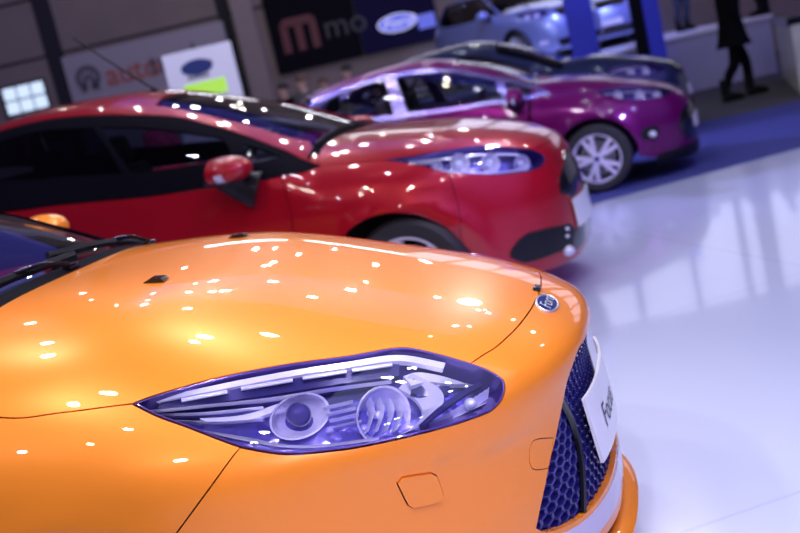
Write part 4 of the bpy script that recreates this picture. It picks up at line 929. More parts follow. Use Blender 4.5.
    panel(B, 'roof', [[T(rf-.01, 0), T(.5*(rf+rr), 0), T(rr, 0)], [T(rr, 0), T(rr, -.3), T(rr+.03, -.5)], [T(rr+.03, -.5), S(rr+.3, zt+.035), S(mid, zt+.07), S(rf-.22, zt+.055)], [S(rf-.22, zt+.055), S(cow-.12, b0+.01)], [S(cow-.12, b0+.01), T(cow-.03, -hy*.93)], [T(cow-.03, -hy*.93), T(.5*(cow+rf), -.645), T(rf+.04, -.555)], [T(rf+.04, -.555), T(rf-.01, -.3), T(rf-.01, 0)]], paint, t, mirror=True, h=.1, flange=.02)
    # rear end as seen from behind
    def R_(y, z):
        q, ok = B.march(np.array([[-6., y, z]]), np.array([[1., 0, 0]]), 0, 5, False, 400); return tuple(q[0])
    panel(B, 'rear_window', [[R_(0, zt-.02), R_(-.45, zt-.04)], [R_(-.45, zt-.04), R_(-.6, b1+.03)], [R_(-.6, b1+.03), R_(0, b1+.02)], [R_(0, b1+.02), R_(0, zt-.02)]], M_DARKGLASS, t, mirror=True, h=.1, lift=.003)
    panel(B, 'rear_bumper', [[R_(0, b1), R_(-.5, b1), S(tail+.25, b1-.005)], [S(tail+.25, b1-.005), S(tail+.2, .7), S(tail+.22, .24)], [S(tail+.22, .24), R_(-.5, .24), R_(0, .24)], [R_(0, .24), R_(0, .7), R_(0, b1)]], paint, t, mirror=True, h=.1, flange=.03)
    panel(B, 'tail_light', [[R_(-.62, b1-.02), S(tail+.34, b1-.03)], [S(tail+.34, b1-.03), S(tail+.32, b1-.2)], [S(tail+.32, b1-.2), R_(-.66, b1-.22)], [R_(-.66, b1-.22), R_(-.62, b1-.02)]], M_TAIL, t, both=True, h=.07, lift=.006, flange=.02, gap=0)
    chassis(B, t, tail+.25, -.68, hw, b0-.12)
    for s in (-1, 1):
        for x in (ax, axr): wheel(t, (x, s*zw, r), r, .2, s, M_ALLOY)
    fm = np.array(B.cast([S(cow-.22, b0-.02)])[0])
    for s in (-1, 1): mirror_unit(t, paint, (fm+np.array((-.05, -.16, .08)))*np.array((1, -s, 1)), (.10, .125, .08), fm*np.array((1, -s, 1)), s)
    lb = simple_lamp(B, lamp, [((-.62, None, lampz), .05), ((-.45, None, lampz-.02), .05)], [([(-.85, None, lampz+.05), (-.6, None, lampz+.05), (-.45, None, lampz+.03)], .01)])
    for s in (-1, 1): headlight(t, B, lamp, s, lb)
    if plate: car_plate(t, B, -.26, .26, .44, .55, .02, None)
    m = MB(); m.box((cow-.42, 0, b0-.08), (.6, 1.2, .16), bev=.05); m.build('dashboard', M_TRIM, t)
    for y in (-.36, .36): seat(t, rf-.45, y, b0-.42)
    m = MB(); m.box((rr+.15, 0, b0-.02), (.16, 1.1, .5), roty(-.25), bev=.07); m.build('rear_backrest', M_SEAT, t)
    return t
M_TAIL = mat('tail_lamp_red', (.30, .01, .015), .12, 0, .6)
def place(px, py, y, local, rz):
    """world location putting the car's local point at the photographed spot on the floor plan"""
    p = on_y(px, py, y); q = rotz(rz)@np.array(local, float); return (p[0]-q[0], p[1]-q[1], 0)
base = dict(L=1.3, Lr=.9, n=2.5, k=.06, wx=lambda x: 1.0-.06*np.clip((-3.0-x)/1.3, 0, 1)**2)
DB = Body(loc=place(691, 80, 10.3, (0, 0, 0), -.05), rz=-.05,
    hood=Cub([(-2.4, 1.14), (-1.9, 1.17), (-1.5, 1.16), (-1.2, 1.14), (-.8, 1.09), (-.5, 1.02), (-.3, .95), (-.14, .86), (0, .74)]), hdrop=lambda x: .12+0*x, hy=.76, hp=4.,
    cab=Cub([(-4.6, .95), (-4.3, 1.12), (-3.9, 1.32), (-3.4, 1.55), (-2.9, 1.61), (-2.5, 1.60), (-2.1, 1.51), (-1.65, 1.29), (-1.35, 1.12), (-1.1, .96), (-.8, .74)]), cdrop=lambda x: .075+0*x, cy=.6, cp=2.6, ck=.03,
    W=Cub([(.05, .82), (.2, .86), (.4, .885), (.6, .895), (.75, .888), (.9, .86), (1.0, .84), (1.1, .81), (1.3, .73), (1.58, .58)]),
    nose=Cub([(.08, -.06), (.2, -.03), (.3, -.025), (.45, -.02), (.55, -.035), (.65, -.055), (.82, -.13), (.90, -.27), (1.0, -.55)]), rear=Cub([(.2, -4.35), (.6, -4.43), (1.0, -4.4), (1.2, -4.2), (1.45, -3.8)]), **base)
plain_car(DB, 'dark_blue_car', 'dark blue car almost hidden behind the magenta hatchback, only roof, hood and nose showing', -1.38, -2.16, -3.7, -4.4, (1.02, 1.10), .77, -.92, -3.6, .32, .56, M_DARKBLUE, 1.38, .86, M_GLASS)
PODZ = 1.0
def suv(loc, rz): return Body(loc=loc, rz=rz,
    hood=Cub([(-2.4, 1.16), (-1.9, 1.19), (-1.5, 1.18), (-1.2, 1.16), (-.8, 1.11), (-.5, 1.06), (-.3, 1.0), (-.14, .91), (0, .78)]), hdrop=lambda x: .11+0*x, hy=.76, hp=4.,
    cab=Cub([(-4.7, 1.2), (-4.4, 1.45), (-4.0, 1.60), (-3.5, 1.67), (-3.0, 1.69), (-2.5, 1.66), (-2.15, 1.57), (-1.7, 1.33), (-1.4, 1.14), (-1.1, .96), (-.8, .76)]), cdrop=lambda x: .075+0*x, cy=.6, cp=2.6, ck=.03,
    W=Cub([(.05, .82), (.2, .87), (.4, .90), (.6, .915), (.8, .91), (1.0, .88), (1.1, .85), (1.25, .79), (1.45, .70), (1.7, .58)]),
    nose=Cub([(.08, -.10), (.2, -.05), (.3, -.03), (.45, -.02), (.6, -.03), (.75, -.06), (.86, -.12), (.95, -.27), (1.05, -.55)]), rear=Cub([(.2, -4.35), (.6, -4.45), (1.0, -4.45), (1.25, -4.35), (1.6, -4.1)]), **base)
a = -.86
p = on_y(570, 30, 16.6); q = rotz(a)@np.array((0, -.3, 0)); SB = suv((p[0]-q[0], p[1]-q[1], PODZ), a)
plain_car(SB, 'silver_suv', 'silver grey compact SUV on the raised platform under the black signs', -1.40, -2.2, -4.0, -4.45, (1.08, 1.16), .79, -.95, -3.6, .35, .58, M_SILVER, 1.50, .93, M_DARKGLASS)
a = -1.45
p = on_y(611, 30, 18.75); q = rotz(a)@np.array((0, 0, 0)); EB = suv((p[0]-q[0], p[1]-q[1], PODZ), a)
plain_car(EB, 'pale_suv', 'pale blue lit SUV facing forward beside the blue banner, white plate on its nose', -1.40, -2.2, -4.0, -4.45, (1.08, 1.16), .79, -.95, -3.6, .35, .58, M_SILVER, 1.50, .93, M_DARKGLASS)
# ================================================================== HALL
DIRH = np.array((math.sin(YAW), math.cos(YAW), 0)); RT = np.array((math.cos(YAW), -math.sin(YAW), 0))
def at_depth(px, py, D):
    d = ray(px, py); return CAM_POS+d*(D/(d@DIRH))
WM = np.stack([RT, np.array((0, 0, 1.)), np.cross(RT, (0, 0, 1.))], 1)   # x along the wall, y up, z towards the camera
def floor_mat():
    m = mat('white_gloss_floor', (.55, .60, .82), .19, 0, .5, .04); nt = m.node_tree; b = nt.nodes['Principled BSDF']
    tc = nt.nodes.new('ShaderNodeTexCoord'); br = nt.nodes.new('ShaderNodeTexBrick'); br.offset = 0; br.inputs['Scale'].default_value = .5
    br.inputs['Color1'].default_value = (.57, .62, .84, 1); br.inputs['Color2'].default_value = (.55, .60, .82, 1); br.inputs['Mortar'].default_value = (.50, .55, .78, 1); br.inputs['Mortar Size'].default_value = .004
    br.inputs['Brick Width'].default_value = 1.0; br.inputs['Row Height'].default_value = 1.0
    mp = nt.nodes.new('ShaderNodeMapping'); mp.inputs['Rotation'].default_value = (0, 0, -.485); nt.links.new(tc.outputs['Object'], mp.inputs['Vector']); nt.links.new(mp.outputs['Vector'], br.inputs['Vector'])
    nt.links.new(br.outputs['Color'], b.inputs['Base Color'])
    nz = nt.nodes.new('ShaderNodeTexNoise'); nz.inputs['Scale'].default_value = 1.3; bp = nt.nodes.new('ShaderNodeBump'); bp.inputs['Strength'].default_value = .05; bp.inputs['Distance'].default_value = .02
    nt.links.new(tc.outputs['Object'], nz.inputs['Vector']); nt.links.new(nz.outputs['Fac'], bp.inputs['Height']); nt.links.new(bp.outputs['Normal'], b.inputs['Coat Normal'])
    return m
M_FLOOR = floor_mat()
M_CARPET = mat('blue_carpet', (.035, .045, .23), .9, noise=(60, .25), bump=(300, .4))
M_GREYFLOOR = mat('grey_carpet', (.045, .045, .055), .85, noise=(40, .2))
M_WALL = mat('grey_brown_wall', (.21, .17, .145), .8, noise=(1.2, .15))
M_WALLDARK = mat('dark_gap', (.012, .012, .016), .8)
M_COLUMN = mat('column_grey', (.26, .215, .19), .7, noise=(2, .1))
M_BANNER = mat('grey_white_banner', (.34, .31, .33), .6)
M_TOTEM = mat('lit_white_totem', (.72, .72, .82), .4, emit=(.62, .62, .95), es=.2)
M_LIME = mat('lime_panel', (.45, .85, .08), .5, emit=(.5, .95, .1), es=.45)
M_SIGNBLACK = mat('black_sign', (.004, .004, .007), .8, spec=.1)
M_SIGNBLUE = mat('blue_black_sign', (.010, .009, .04), .8, spec=.1)
M_SIGNRED = mat('dull_red_lettering', (.11, .010, .018), .5)
M_SIGNGREY = mat('dim_grey_lettering', (.028, .028, .034), .5)
M_ORANGETXT = mat('orange_red_lettering', (.36, .10, .07), .5)
M_GREYTXT = mat('dark_grey_lettering', (.10, .10, .115), .5)
M_LOGOLIT = mat('lit_badge_blue', (.08, .10, .5), .3, emit=(.16, .2, .9), es=.45)
M_LOGORING = mat('lit_badge_white', (.7, .7, .9), .3, emit=(.55, .58, 1.0), es=.7)
M_LOGOBLUE = mat('printed_badge_blue', (.02, .045, .22), .5)
M_BLUEBANNER = mat('blue_banner', (.02, .03, .42), .5, emit=(.02, .03, .5), es=.12)
M_PODIUM = mat('lavender_riser', (.30, .30, .42), .5)
M_PODTOP = mat('white_platform_top', (.7, .7, .8), .3)
M_DAYLIGHT = mat('daylit_window_pane', (.8, .85, 1), .3, emit=(.86, .88, 1.0), es=.9)
M_PALEPANE = mat('lit_pale_pane', (.8, .9, 1), .3, emit=(.62, .80, .92), es=.9)
M_MULLION = mat('window_mullion', (.05, .05, .06), .6)
M_COUNTER = mat('white_gloss_counter', (.50, .50, .48), .25, noise=(3, .35))

m = MB(); e0 = on_z(590, 205); e1 = on_z(800, 148); ed = (e1-e0)/np.linalg.norm(e1-e0)
m.box((0, 8, -.06), (60, 60, .1)); gf = m.build('floor', M_GREYFLOOR, None, kind='structure')
far = e0-ed*30; near = e1+ed*30; nn = np.array((ed[1], -ed[0], 0))
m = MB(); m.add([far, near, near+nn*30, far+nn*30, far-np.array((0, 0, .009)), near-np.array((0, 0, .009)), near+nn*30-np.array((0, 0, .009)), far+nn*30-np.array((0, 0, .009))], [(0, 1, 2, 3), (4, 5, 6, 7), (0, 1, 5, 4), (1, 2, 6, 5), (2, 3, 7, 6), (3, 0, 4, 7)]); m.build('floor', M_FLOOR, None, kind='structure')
# blue carpet strip beyond the white floor
c2 = on_z(690, 125); c3 = on_z(800, 101); cd_ = (c3-c2)/np.linalg.norm(c3-c2); a, b_, c_, d_ = e0-ed*13, e1+ed*8, c3+cd_*7, c2-cd_*14
m = MB(); V = [np.array((p[0], p[1], z)) for z in (-.002, -.009) for p in (a, b_, c_, d_)]; m.add(V, [(0, 1, 2, 3), (7, 6, 5, 4), (0, 4, 5, 1), (1, 5, 6, 2), (2, 6, 7, 3), (3, 7, 4, 0)])
props(m.build('carpet', M_CARPET, None), 'flat blue carpet strip under the magenta car beyond the white floor edge', 'carpet')
# back wall
WD = 24.5; K = WD/19.5
def wall_pt(u, z, off=0.0, D=WD): return CAM_POS*np.array((1, 1, 0))+DIRH*(D-off)+RT*u+np.array((0, 0, z))
def wbox(mb, u0, u1, z0, z1, off0, off1, D=WD, mi=0): mb.box(wall_pt(.5*(u0+u1), .5*(z0+z1), .5*(off0+off1), D), (u1-u0, z1-z0, abs(off1-off0)), WM, mi); return mb
def uz(px, py, D=WD):
    p = at_depth(px, py, D); return (p-CAM_POS)@RT, p[2]
m = MB(); wbox(m, -24, 20, -.01, 11, -.3, 0); m.build('wall_back', M_WALL, None, kind='structure')
def strip_(px0, px1, py, off, mat_, nm, z0=0, z1=11):
    u0, _ = uz(px0, py); u1, _ = uz(px1, py); mm = MB(); wbox(mm, u0, u1, z0, z1, 0, off); mm.build(nm, mat_, None, kind='structure')
strip_(48, 66, 62, .03, M_WALLDARK, 'trim_1'); strip_(228, 240, 55, .03, M_WALLDARK, 'trim_2'); strip_(241, 262, 45, .30, M_COLUMN, 'trim_3')
# horizontal cladding band joints
m = MB()
for z in (3.6, 4.9): wbox(m, -24, 2, z, z+.06, 0, .015)
m.build('trim_4', M_WALLDARK, None, kind='structure')
# banner with round emblem and two-tone word
(u0, z1), (u1, _) = uz(62, 58), uz(222, 19); D = WD-.12
bt = empty('wall_banner', wall_pt(0, 0, 0), 0, 'wide grey-white wall banner with a round emblem and orange-grey wording, above the red car', 'banner')
def child_at(mb, nm, mt, par, **k):
    o = mb.build(nm, mt, None, **k); bpy.context.view_layer.update(); o.parent = par; o.matrix_parent_inverse = par.matrix_world.inverted(); return o
bpy.context.view_layer.update()
m = MB(); wbox(m, u0, u1, .9, z1, .02, .10); child_at(m, 'banner_board', M_BANNER, bt)
uc, zc = uz(88, 78, D); m = MB(); V = []; Fc = []
o = wall_pt(uc, zc, .10)
for k in range(33):
    t = -PI*.22+2*PI*.94*k/32-PI*.25
    for r in (.135*K, .235*K): V.append(o+WM@np.array((r*math.cos(t), r*math.sin(t), .012)))
m.add(V, [(2*i, 2*i+1, 2*i+3, 2*i+2) for i in range(32)])
m.prism([(-.19*K, -.24*K), (-.08*K, -.24*K), (.0, .02), (-.05*K, .12*K)], 0, .012, WM, o); m.prism([(.19*K, -.24*K), (.08*K, -.24*K), (0, .02), (.05*K, .12*K)], 0, .012, WM, o); child_at(m, 'round_emblem', M_GREYTXT, bt)
def wall_text(txt, px, py, size, mt, par, nm, off=.101, shear=0, D=WD, bold=.0, align=0):
    u, z = uz(px, py, D-off); TV, TF = text_mb(txt, size, shear, .004, bold); sh = 0
    if align: sh = -min(v[0] for v in TV)
    mm = MB(); o = wall_pt(u, z, off, D); mm.add([o+WM@(v+np.array((sh, 0, .006))) for v in TV], TF); return child_at(mm, nm, mt, par, auto=False)
wall_text('auto', 106, 77, .56*K, M_ORANGETXT, bt, 'orange_lettering', bold=.012, align=1); wall_text('trade', 148, 66, .56*K, M_GREYTXT, bt, 'grey_lettering', bold=.008, align=1)
# black sign and blue-black sign
def sign(name, label, px0, px1, pyb0, h, mt, off=.12):
    u0, z0 = uz(px0, pyb0); u1, _ = uz(px1, pyb0-(px1-px0)*.232); t = empty(name, wall_pt(.5*(u0+u1), z0, 0), 0, label, 'sign'); bpy.context.view_layer.update()
    mm = MB(); wbox(mm, u0, u1, z0, z0+h, .02, off); child_at(mm, 'sign_board', mt, t); return t
s1 = sign('wall_sign', 'black wall sign with a dull red letter logo, left of the blue-black sign', 280, 364, 75, 1.45*K, M_SIGNBLACK)
o = wall_pt(*uz(300, 34), .12); m = MB()
for x in (-.27, 0, .27): m.prism([((x-.07)*K, -.30*K), ((x+.07)*K, -.30*K), ((x+.07)*K, .2*K), ((x-.07)*K, .2*K)], 0, .012, WM, o)
m.prism([(q*K, w_*K) for q, w_ in [(-.34, .16), (.34, .16), (.34, .22), (.24, .31), (-.24, .31), (-.34, .22)]], 0, .012, WM, o); child_at(m, 'red_logo', M_SIGNRED, s1)
wall_text('mo', 345, 24, .62*K, M_SIGNGREY, s1, 'grey_lettering', .121)
s2 = sign('wall_sign', 'blue-black wall sign with a glowing blue oval logo, left of the silver SUV', 365, 441, 55.5, 1.45*K, M_SIGNBLUE, .13)
def oval_logo(par, o, a, b, ring, field, scr):
    e = lambda sa, sb, h: [o+WM@np.array((sa*math.cos(t), sb*math.sin(t), h)) for t in np.linspace(0, 2*PI, 36, endpoint=False)]
    mm = MB(); mm.add(e(a, b, .0)+e(a, b, .012), [(i, (i+1) % 36, 36+(i+1) % 36, 36+i) for i in range(36)]+[tuple(range(36, 72))]); lg = child_at(mm, 'oval_logo', ring, par)
    mm = MB(); mm.add(e(a*.93, b*.86, .016), [tuple(range(36))]); child_at(mm, 'oval_field', field, lg)
    TV, TF = text_mb('Ford', b*1.5, .35, .0); mm = MB(); mm.add([o+WM@(np.array((v[0]*1.2, v[1], .020))) for v in TV], TF); child_at(mm, 'oval_script', ring, lg, auto=False)
oval_logo(s2, wall_pt(*uz(397, 23), .13), .37*K, .165*K, M_LOGORING, M_LOGOLIT, None)
m = MB(); u, z = uz(426, 21); wbox(m, u-.16*K, u+.16*K, z-.13*K, z+.13*K, .13, .15); child_at(m, 'lit_patch', M_LOGOLIT, s2)
# totem with oval logo and lime block
TD = 14.5; ut, zt_ = uz(197, 49, TD); tt = empty('totem', wall_pt(ut, 0, 0, TD), 0, 'tall white lit totem with blue oval logo and lime block, behind the red car', 'totem'); bpy.context.view_layer.update()
m = MB(); wbox(m, ut-.47, ut+.47, .06, zt_, 0, .18, TD); child_at(m, 'totem_body', M_TOTEM, tt)
m = MB(); wbox(m, ut-.5, ut+.5, 0, .06, -.12, .3, TD); child_at(m, 'totem_base', M_SATIN, tt)
oval_logo(tt, wall_pt(*uz(197, 67, TD-.18), .18, TD), .22, .105, M_LOGOBLUE, M_LOGOBLUE, None)
m = MB(); u, z = uz(199, 76.5, TD-.18)
for k in range(6): wbox(m, u-.15+k*.05, u-.112+k*.05, z-.02, z+.02, .18, .186, TD)
child_at(m, 'dark_caption', M_GREYTXT, tt)
m = MB(); u, z = uz(206, 84, TD-.18); wbox(m, u-.30, u+.27, z-.16, z+.04, .18, .19, TD); child_at(m, 'lime_block', M_LIME, tt)
# pale lit window low at the left
(uL, zT), (uR, zB) = uz(2, 90), uz(50, 104); m = MB(); zt1 = uz(25, 84)[1]; zb1 = uz(28, 112)[1]
wbox(m, uL-.05, uR+.05, zb1-.05, zt1+.05, 0, .06); wf = m.build('window_1', M_MULLION, None, kind='structure')
for i in range(3):
    for j in range(2):
        m = MB(); du = (uR-uL)/3; dz = (zt1-zb1)/2; wbox(m, uL+i*du+.02, uL+(i+1)*du-.02, zb1+j*dz+.02, zb1+(j+1)*dz-.02, .06, .075); o = m.build('window_pane', M_PALEPANE, wf)
# the tall daylit windows further right, above the frame: they shine in the white floor and on the hoods
k = 0
for u0, u1 in ((2.25, 3.2), (3.35, 4.35), (4.5, 5.5), (5.62, 6.5), (6.66, 6.9), (7.25, 8.0), (8.2, 9.3), (9.5, 10.6), (10.8, 11.9)):
    zlo, zhi = (2.35, 4.25) if u0 > 2 else (3.0-.20*u0, 3.32-.20*u0); zlo, zhi = (zlo+1.387)*K-1.387, (zhi+1.387)*K-1.387; u0 *= K; u1 *= K; m = MB(); wbox(m, u0-.05, u1+.05, zlo-.05, zhi+.05, 0, .05); wf = m.build('window_%d' % (k+2), M_MULLION, None, kind='structure'); k += 1
    m = MB(); wbox(m, u0, u1, zlo, zhi, .05, .06); m.build('window_pane', M_DAYLIGHT, wf)
# raised platform for the far cars
PD = 17.9
(pu0, _), (pu1, _) = (-1.2, 0), uz(776, 60, PD); pod = empty('display_platform', wall_pt(.5*(pu0+pu1), 0, 0, PD), 0, 'raised lavender display platform carrying the far cars, behind the walking person', 'platform'); bpy.context.view_layer.update()
m = MB(); wbox(m, pu0, pu1, 0, PODZ-.05, -6.2, 0, PD); child_at(m, 'riser', M_PODIUM, pod)
m = MB(); wbox(m, pu0-.04, pu1+.04, PODZ-.05, PODZ-.001, -6.2, .05, PD); child_at(m, 'platform_top', M_PODTOP, pod)

# white counter at the right edge, dark slab on top
m = MB(); poly = [(2.16, 15.05), (1.98, 11.7), (5.2, 11.5), (5.2, 15.2)]; ct = empty('display_counter', (3.4, 13.4, 0), 0, 'white glossy display counter with black top at the right edge of the picture', 'counter'); bpy.context.view_layer.update()
m.prism(poly, 0, .90); child_at(m, 'counter_body', M_COUNTER, ct)
m = MB(); m.prism([(x-.04 if x < 3 else x, y) for x, y in poly], .90, 1.0); child_at(m, 'counter_top', M_GLOSSBLACK, ct)
# blue upright banner and blue pennant among the far cars
def upright(name, label, px0, px1, py, D, top, zf, mt, black=False):
    u0, _ = uz(px0, py, D); u1, _ = uz(px1, py, D); t = empty(name, wall_pt(.5*(u0+u1), zf, 0, D), 0, label, 'banner'); bpy.context.view_layer.update()
    mm = MB(); wbox(mm, u0, u1, zf+.05, top, 0, .06, D); child_at(mm, 'banner_panel', mt, t)
    if black: mm = MB(); wbox(mm, u0-.20, u0-.005, zf+.05, top, -.03, .05, D); child_at(mm, 'black_side_panel', M_SIGNBLACK, t)
    mm = MB(); wbox(mm, u0-.2, u1+.05, zf, zf+.05, -.12, .18, D); child_at(mm, 'banner_foot', M_SATIN, t)
upright('upright_banner', 'plain blue upright banner between the silver SUV and the pale SUV', 566, 593, 20, 17.2, 2.9, -.009, M_BLUEBANNER)
upright('upright_banner', 'narrow bright blue banner with a black side panel, right of the pale SUV', 644, 660, 20, 17.2, 2.7, -.009, M_BLUEBANNER, True)
# ================================================================== PEOPLE
M_SKIN = mat('skin', (.52, .33, .26), .5, noise=(30, .08)); M_HAIR = mat('dark_hair', (.012, .009, .008), .5); M_COAT = mat('black_wool_coat', (.004, .004, .006), .95, spec=.05, noise=(80, .3))
M_TIGHTS = mat('black_tights', (.004, .004, .006), .9, spec=.05); M_BOOT = mat('black_leather', (.005, .005, .006), .5, spec=.15); M_PINK = mat('magenta_jacket', (.34, .02, .12), .8); M_DENIM = mat('dark_jeans', (.02, .025, .05), .85); M_GREYCOAT = mat('grey_jacket', (.10, .095, .10), .85); M_EYE = mat('eye_dark', (.01, .01, .012), .2); M_LIP = mat('lips', (.35, .12, .11), .5); M_LIGHTHAIR = mat('brown_hair', (.10, .055, .03), .55)
def skin_mesh(nodes, edges, root, sub=2):
    me = bpy.data.meshes.new('b'); names = list(nodes); ix = {n: i for i, n in enumerate(names)}
    me.from_pydata([nodes[n][0] for n in names], [(ix[a], ix[b]) for a, b in edges], []); ob = bpy.data.objects.new('b', me); COL.objects.link(ob)
    md = ob.modifiers.new('s', 'SKIN'); md.use_smooth_shade = True
    for i, n in enumerate(names): r = nodes[n][1]; r = r if hasattr(r, '__len__') else (r, r); me.skin_vertices[0].data[i].radius = r
    for d in me.skin_vertices[0].data: d.use_root = False
    me.skin_vertices[0].data[ix[root]].use_root = True
    s = ob.modifiers.new('u', 'SUBSURF'); s.levels = s.render_levels = sub
    dg = bpy.context.evaluated_depsgraph_get(); out = bpy.data.meshes.new_from_object(ob.evaluated_get(dg)); bpy.data.objects.remove(ob); bpy.data.meshes.remove(me)
    out.materials.clear(); out.polygons.foreach_set('use_smooth', [True]*len(out.polygons)); return out
def person(label, loc, rz, h=1.72, feet=((.0, .10), (.0, -.10)), arms=((.0, 0), (.0, 0)), top=M_COAT, hem=.50, flare=1.0, legs=M_TIGHTS, hair=M_HAIR, hairlen=.10, hands=True, lean=0.0):
    """faces +x; feet: (x, y) of the left and right foot; arms: forward swing of the left and right hand"""
    root = empty('person', loc, rz, label, 'person'); s = h/1.75
    V = lambda x, y, z: (x*s, y*s, z*s)
    N = {'pelvis': (V(0, 0, .97), (.13*s, .11*s)), 'waist': (V(.0+lean*.3, 0, 1.10), (.125*s, .095*s)), 'chest': (V(.01+lean*.7, 0, 1.30), (.155*s, .11*s)), 'neck0': (V(.0+lean, 0, 1.47), .065*s), 'neck': (V(.01+lean, 0, 1.54), .052*s), 'jaw': (V(.03+lean, 0, 1.60), (.062*s, .072*s)), 'skull': (V(.01+lean, 0, 1.68), (.074*s, .09*s)), 'crown': (V(.0+lean, 0, 1.735), (.045*s, .055*s))}
    E = [('pelvis', 'waist'), ('waist', 'chest'), ('chest', 'neck0'), ('neck0', 'neck'), ('neck', 'jaw'), ('jaw', 'skull'), ('skull', 'crown')]
    info = {}
    for sd, y0, (fx, fy), (sw, ou) in (('L', 1, feet[0], arms[0]), ('R', -1, feet[1], arms[1])):
        kx = fx*.5+.05; fz = .10
        N['hip'+sd] = (V(.0, .09*y0, .90), .088*s); N['knee'+sd] = (V(kx, .09*y0*.6+fy*.4, .50), .058*s); N['calf'+sd] = (V(kx*.4+fx*.6-.01, fy*.8+.09*y0*.2, .34), .054*s); N['ankle'+sd] = (V(fx-.03, fy, fz), .038*s); N['ball'+sd] = (V(fx+.12, fy, .045), (.042*s, .034*s)); N['toe'+sd] = (V(fx+.19, fy, .035), (.034*s, .024*s))
        E += [('pelvis', 'hip'+sd), ('hip'+sd, 'knee'+sd), ('knee'+sd, 'calf'+sd), ('calf'+sd, 'ankle'+sd), ('ankle'+sd, 'ball'+sd), ('ball'+sd, 'toe'+sd)]
        sh = np.array((lean*.8, .19*y0, 1.42)); el = np.array((sw*.35-.02+lean*.5, (.24+ou*.3)*y0, 1.14)); wr = np.array((sw+.04, (.25+ou)*y0, .90+abs(sw)*.25)); pm = wr+(wr-el)*.26
        for n_, p_, r_ in (('shoulder', sh, .058), ('elbow', el, .042), ('wrist', wr, .028), ('palm', pm, (.038, .018))): N[n_+sd] = (V(*p_), tuple(q*s for q in r_) if hasattr(r_, '__len__') else r_*s)
        E += [('chest', 'shoulder'+sd), ('shoulder'+sd, 'elbow'+sd), ('elbow'+sd, 'wrist'+sd), ('wrist'+sd, 'palm'+sd)]
        d = (wr-el)/np.linalg.norm(wr-el); f = np.array((1., 0, 0))-d*d[0]; f /= np.linalg.norm(f)
        if hands:
            for k, (off, ln) in enumerate(((.028, .070), (.010, .080), (-.009, .074), (-.027, .058))):
                b0 = pm+f*off*.9+d*.01; N['f%d0%s' % (k, sd)] = (V(*b0), .0095*s); N['f%d1%s' % (k, sd)] = (V(*(b0+d*ln*.55+f*off*.2)), .009*s); N['f%d2%s' % (k, sd)] = (V(*(b0+d*ln*.9+f*(.018+off*.2))), .007*s)
                E += [('palm'+sd, 'f%d0%s' % (k, sd)), ('f%d0%s' % (k, sd), 'f%d1%s' % (k, sd)), ('f%d1%s' % (k, sd), 'f%d2%s' % (k, sd))]
            b0 = wr+(pm-wr)*.5+f*.030; N['t0'+sd] = (V(*b0), .011*s); N['t1'+sd] = (V(*(b0+d*.035+f*.022)), .009*s); E += [('wrist'+sd, 't0'+sd), ('t0'+sd, 't1'+sd)]
        info[sd] = (sh, el, wr, fx, fy, kx, y0)
    me = skin_mesh(N, E, 'pelvis'); body = link_mesh('body', me, M_SKIN, root)
    # face and hair
    hx = .01+lean; m = MB()
    m.ellipsoid(V(hx+.105, 0, 1.632), (.016*s, .012*s, .022*s), 10, 6); m.build('nose', M_SKIN, body)
    for y in (.078, -.078): m = MB(); m.ellipsoid(V(hx, y, 1.635), (.022*s, .012*s, .032*s), 10, 6); m.build('ear', M_SKIN, body)
    for y in (.031, -.031): m = MB(); m.ellipsoid(V(hx+.083, y, 1.655), (.010*s, .013*s, .008*s), 10, 6); m.build('eye', M_EYE, body)
    m = MB(); m.ellipsoid(V(hx+.088, 0, 1.593), (.010*s, .024*s, .008*s), 10, 6); m.build('mouth', M_LIP, body)
    m = MB(); m.ellipsoid(V(hx-.022, 0, 1.688), (.105*s, .092*s, .092*s), 18, 10)
    if hairlen > .12: m.ellipsoid(V(hx-.055, 0, 1.60), (.06*s, .088*s, hairlen*.9*s), 16, 10)
    m.build('hair', hair, body)
    # top garment: loft of ellipses + sleeves
    m = MB(); secs = [(1.50, .075, .07, 0), (1.46, .16, .10, 0), (1.40, .215, .130, 0), (1.30, .215, .150, .01), (1.12, .185, .140, 0), (.98, .195+.02*flare, .150, 0), (.80, .20+.05*flare, .16+.03*flare, 0), (hem, .20+.085*flare, .165+.07*flare, 0)]
    secs = [q for q in secs if q[0] >= hem]; n = 24; VV = []
    for z, ry, rx, ox in secs:
        ox += lean*np.clip((z-.97)/.5, 0, 1)
        for k in range(n): a = 2*PI*k/n; w = 1+.035*math.cos(5*a+z*3)*(1 if z < 1 else 0); VV.append(V(ox+rx*math.cos(a)*w, ry*math.sin(a)*w, z))
    m.add(VV, [(i*n+k, i*n+(k+1) % n, (i+1)*n+(k+1) % n, (i+1)*n+k) for i in range(len(secs)-1) for k in range(n)]+[tuple((len(secs)-1)*n+k for k in range(n))], 0, True)
    for sd in 'LR':
        sh, el, wr = info[sd][:3]; m.tube([V(*q) for q in catmull([sh+np.array((0, -.05*info[sd][6], .02)), sh, el, wr], n=5)], [r*s for r in np.linspace(.075, .048, 16)], 12)
    m.build('coat' if hem < .8 else 'jacket', top, body)
    m = MB()
    for sd in 'LR':
        fx, fy, kx, y0 = info[sd][3:]; m.tube([V(*q) for q in catmull([(0, .085*y0, .96), (0, .09*y0, .86), (kx, .09*y0*.6+fy*.4, .50), (kx*.4+fx*.6-.01, fy*.8+.09*y0*.2, .34), (fx-.03, fy, .13)], n=5)], [r*s for r in np.interp(np.linspace(0, 1, 21), [0, .25, .55, .75, 1], [.10, .10, .068, .062, .05])], 14)
    m.build('tights' if legs is M_TIGHTS else 'trousers', legs, body)
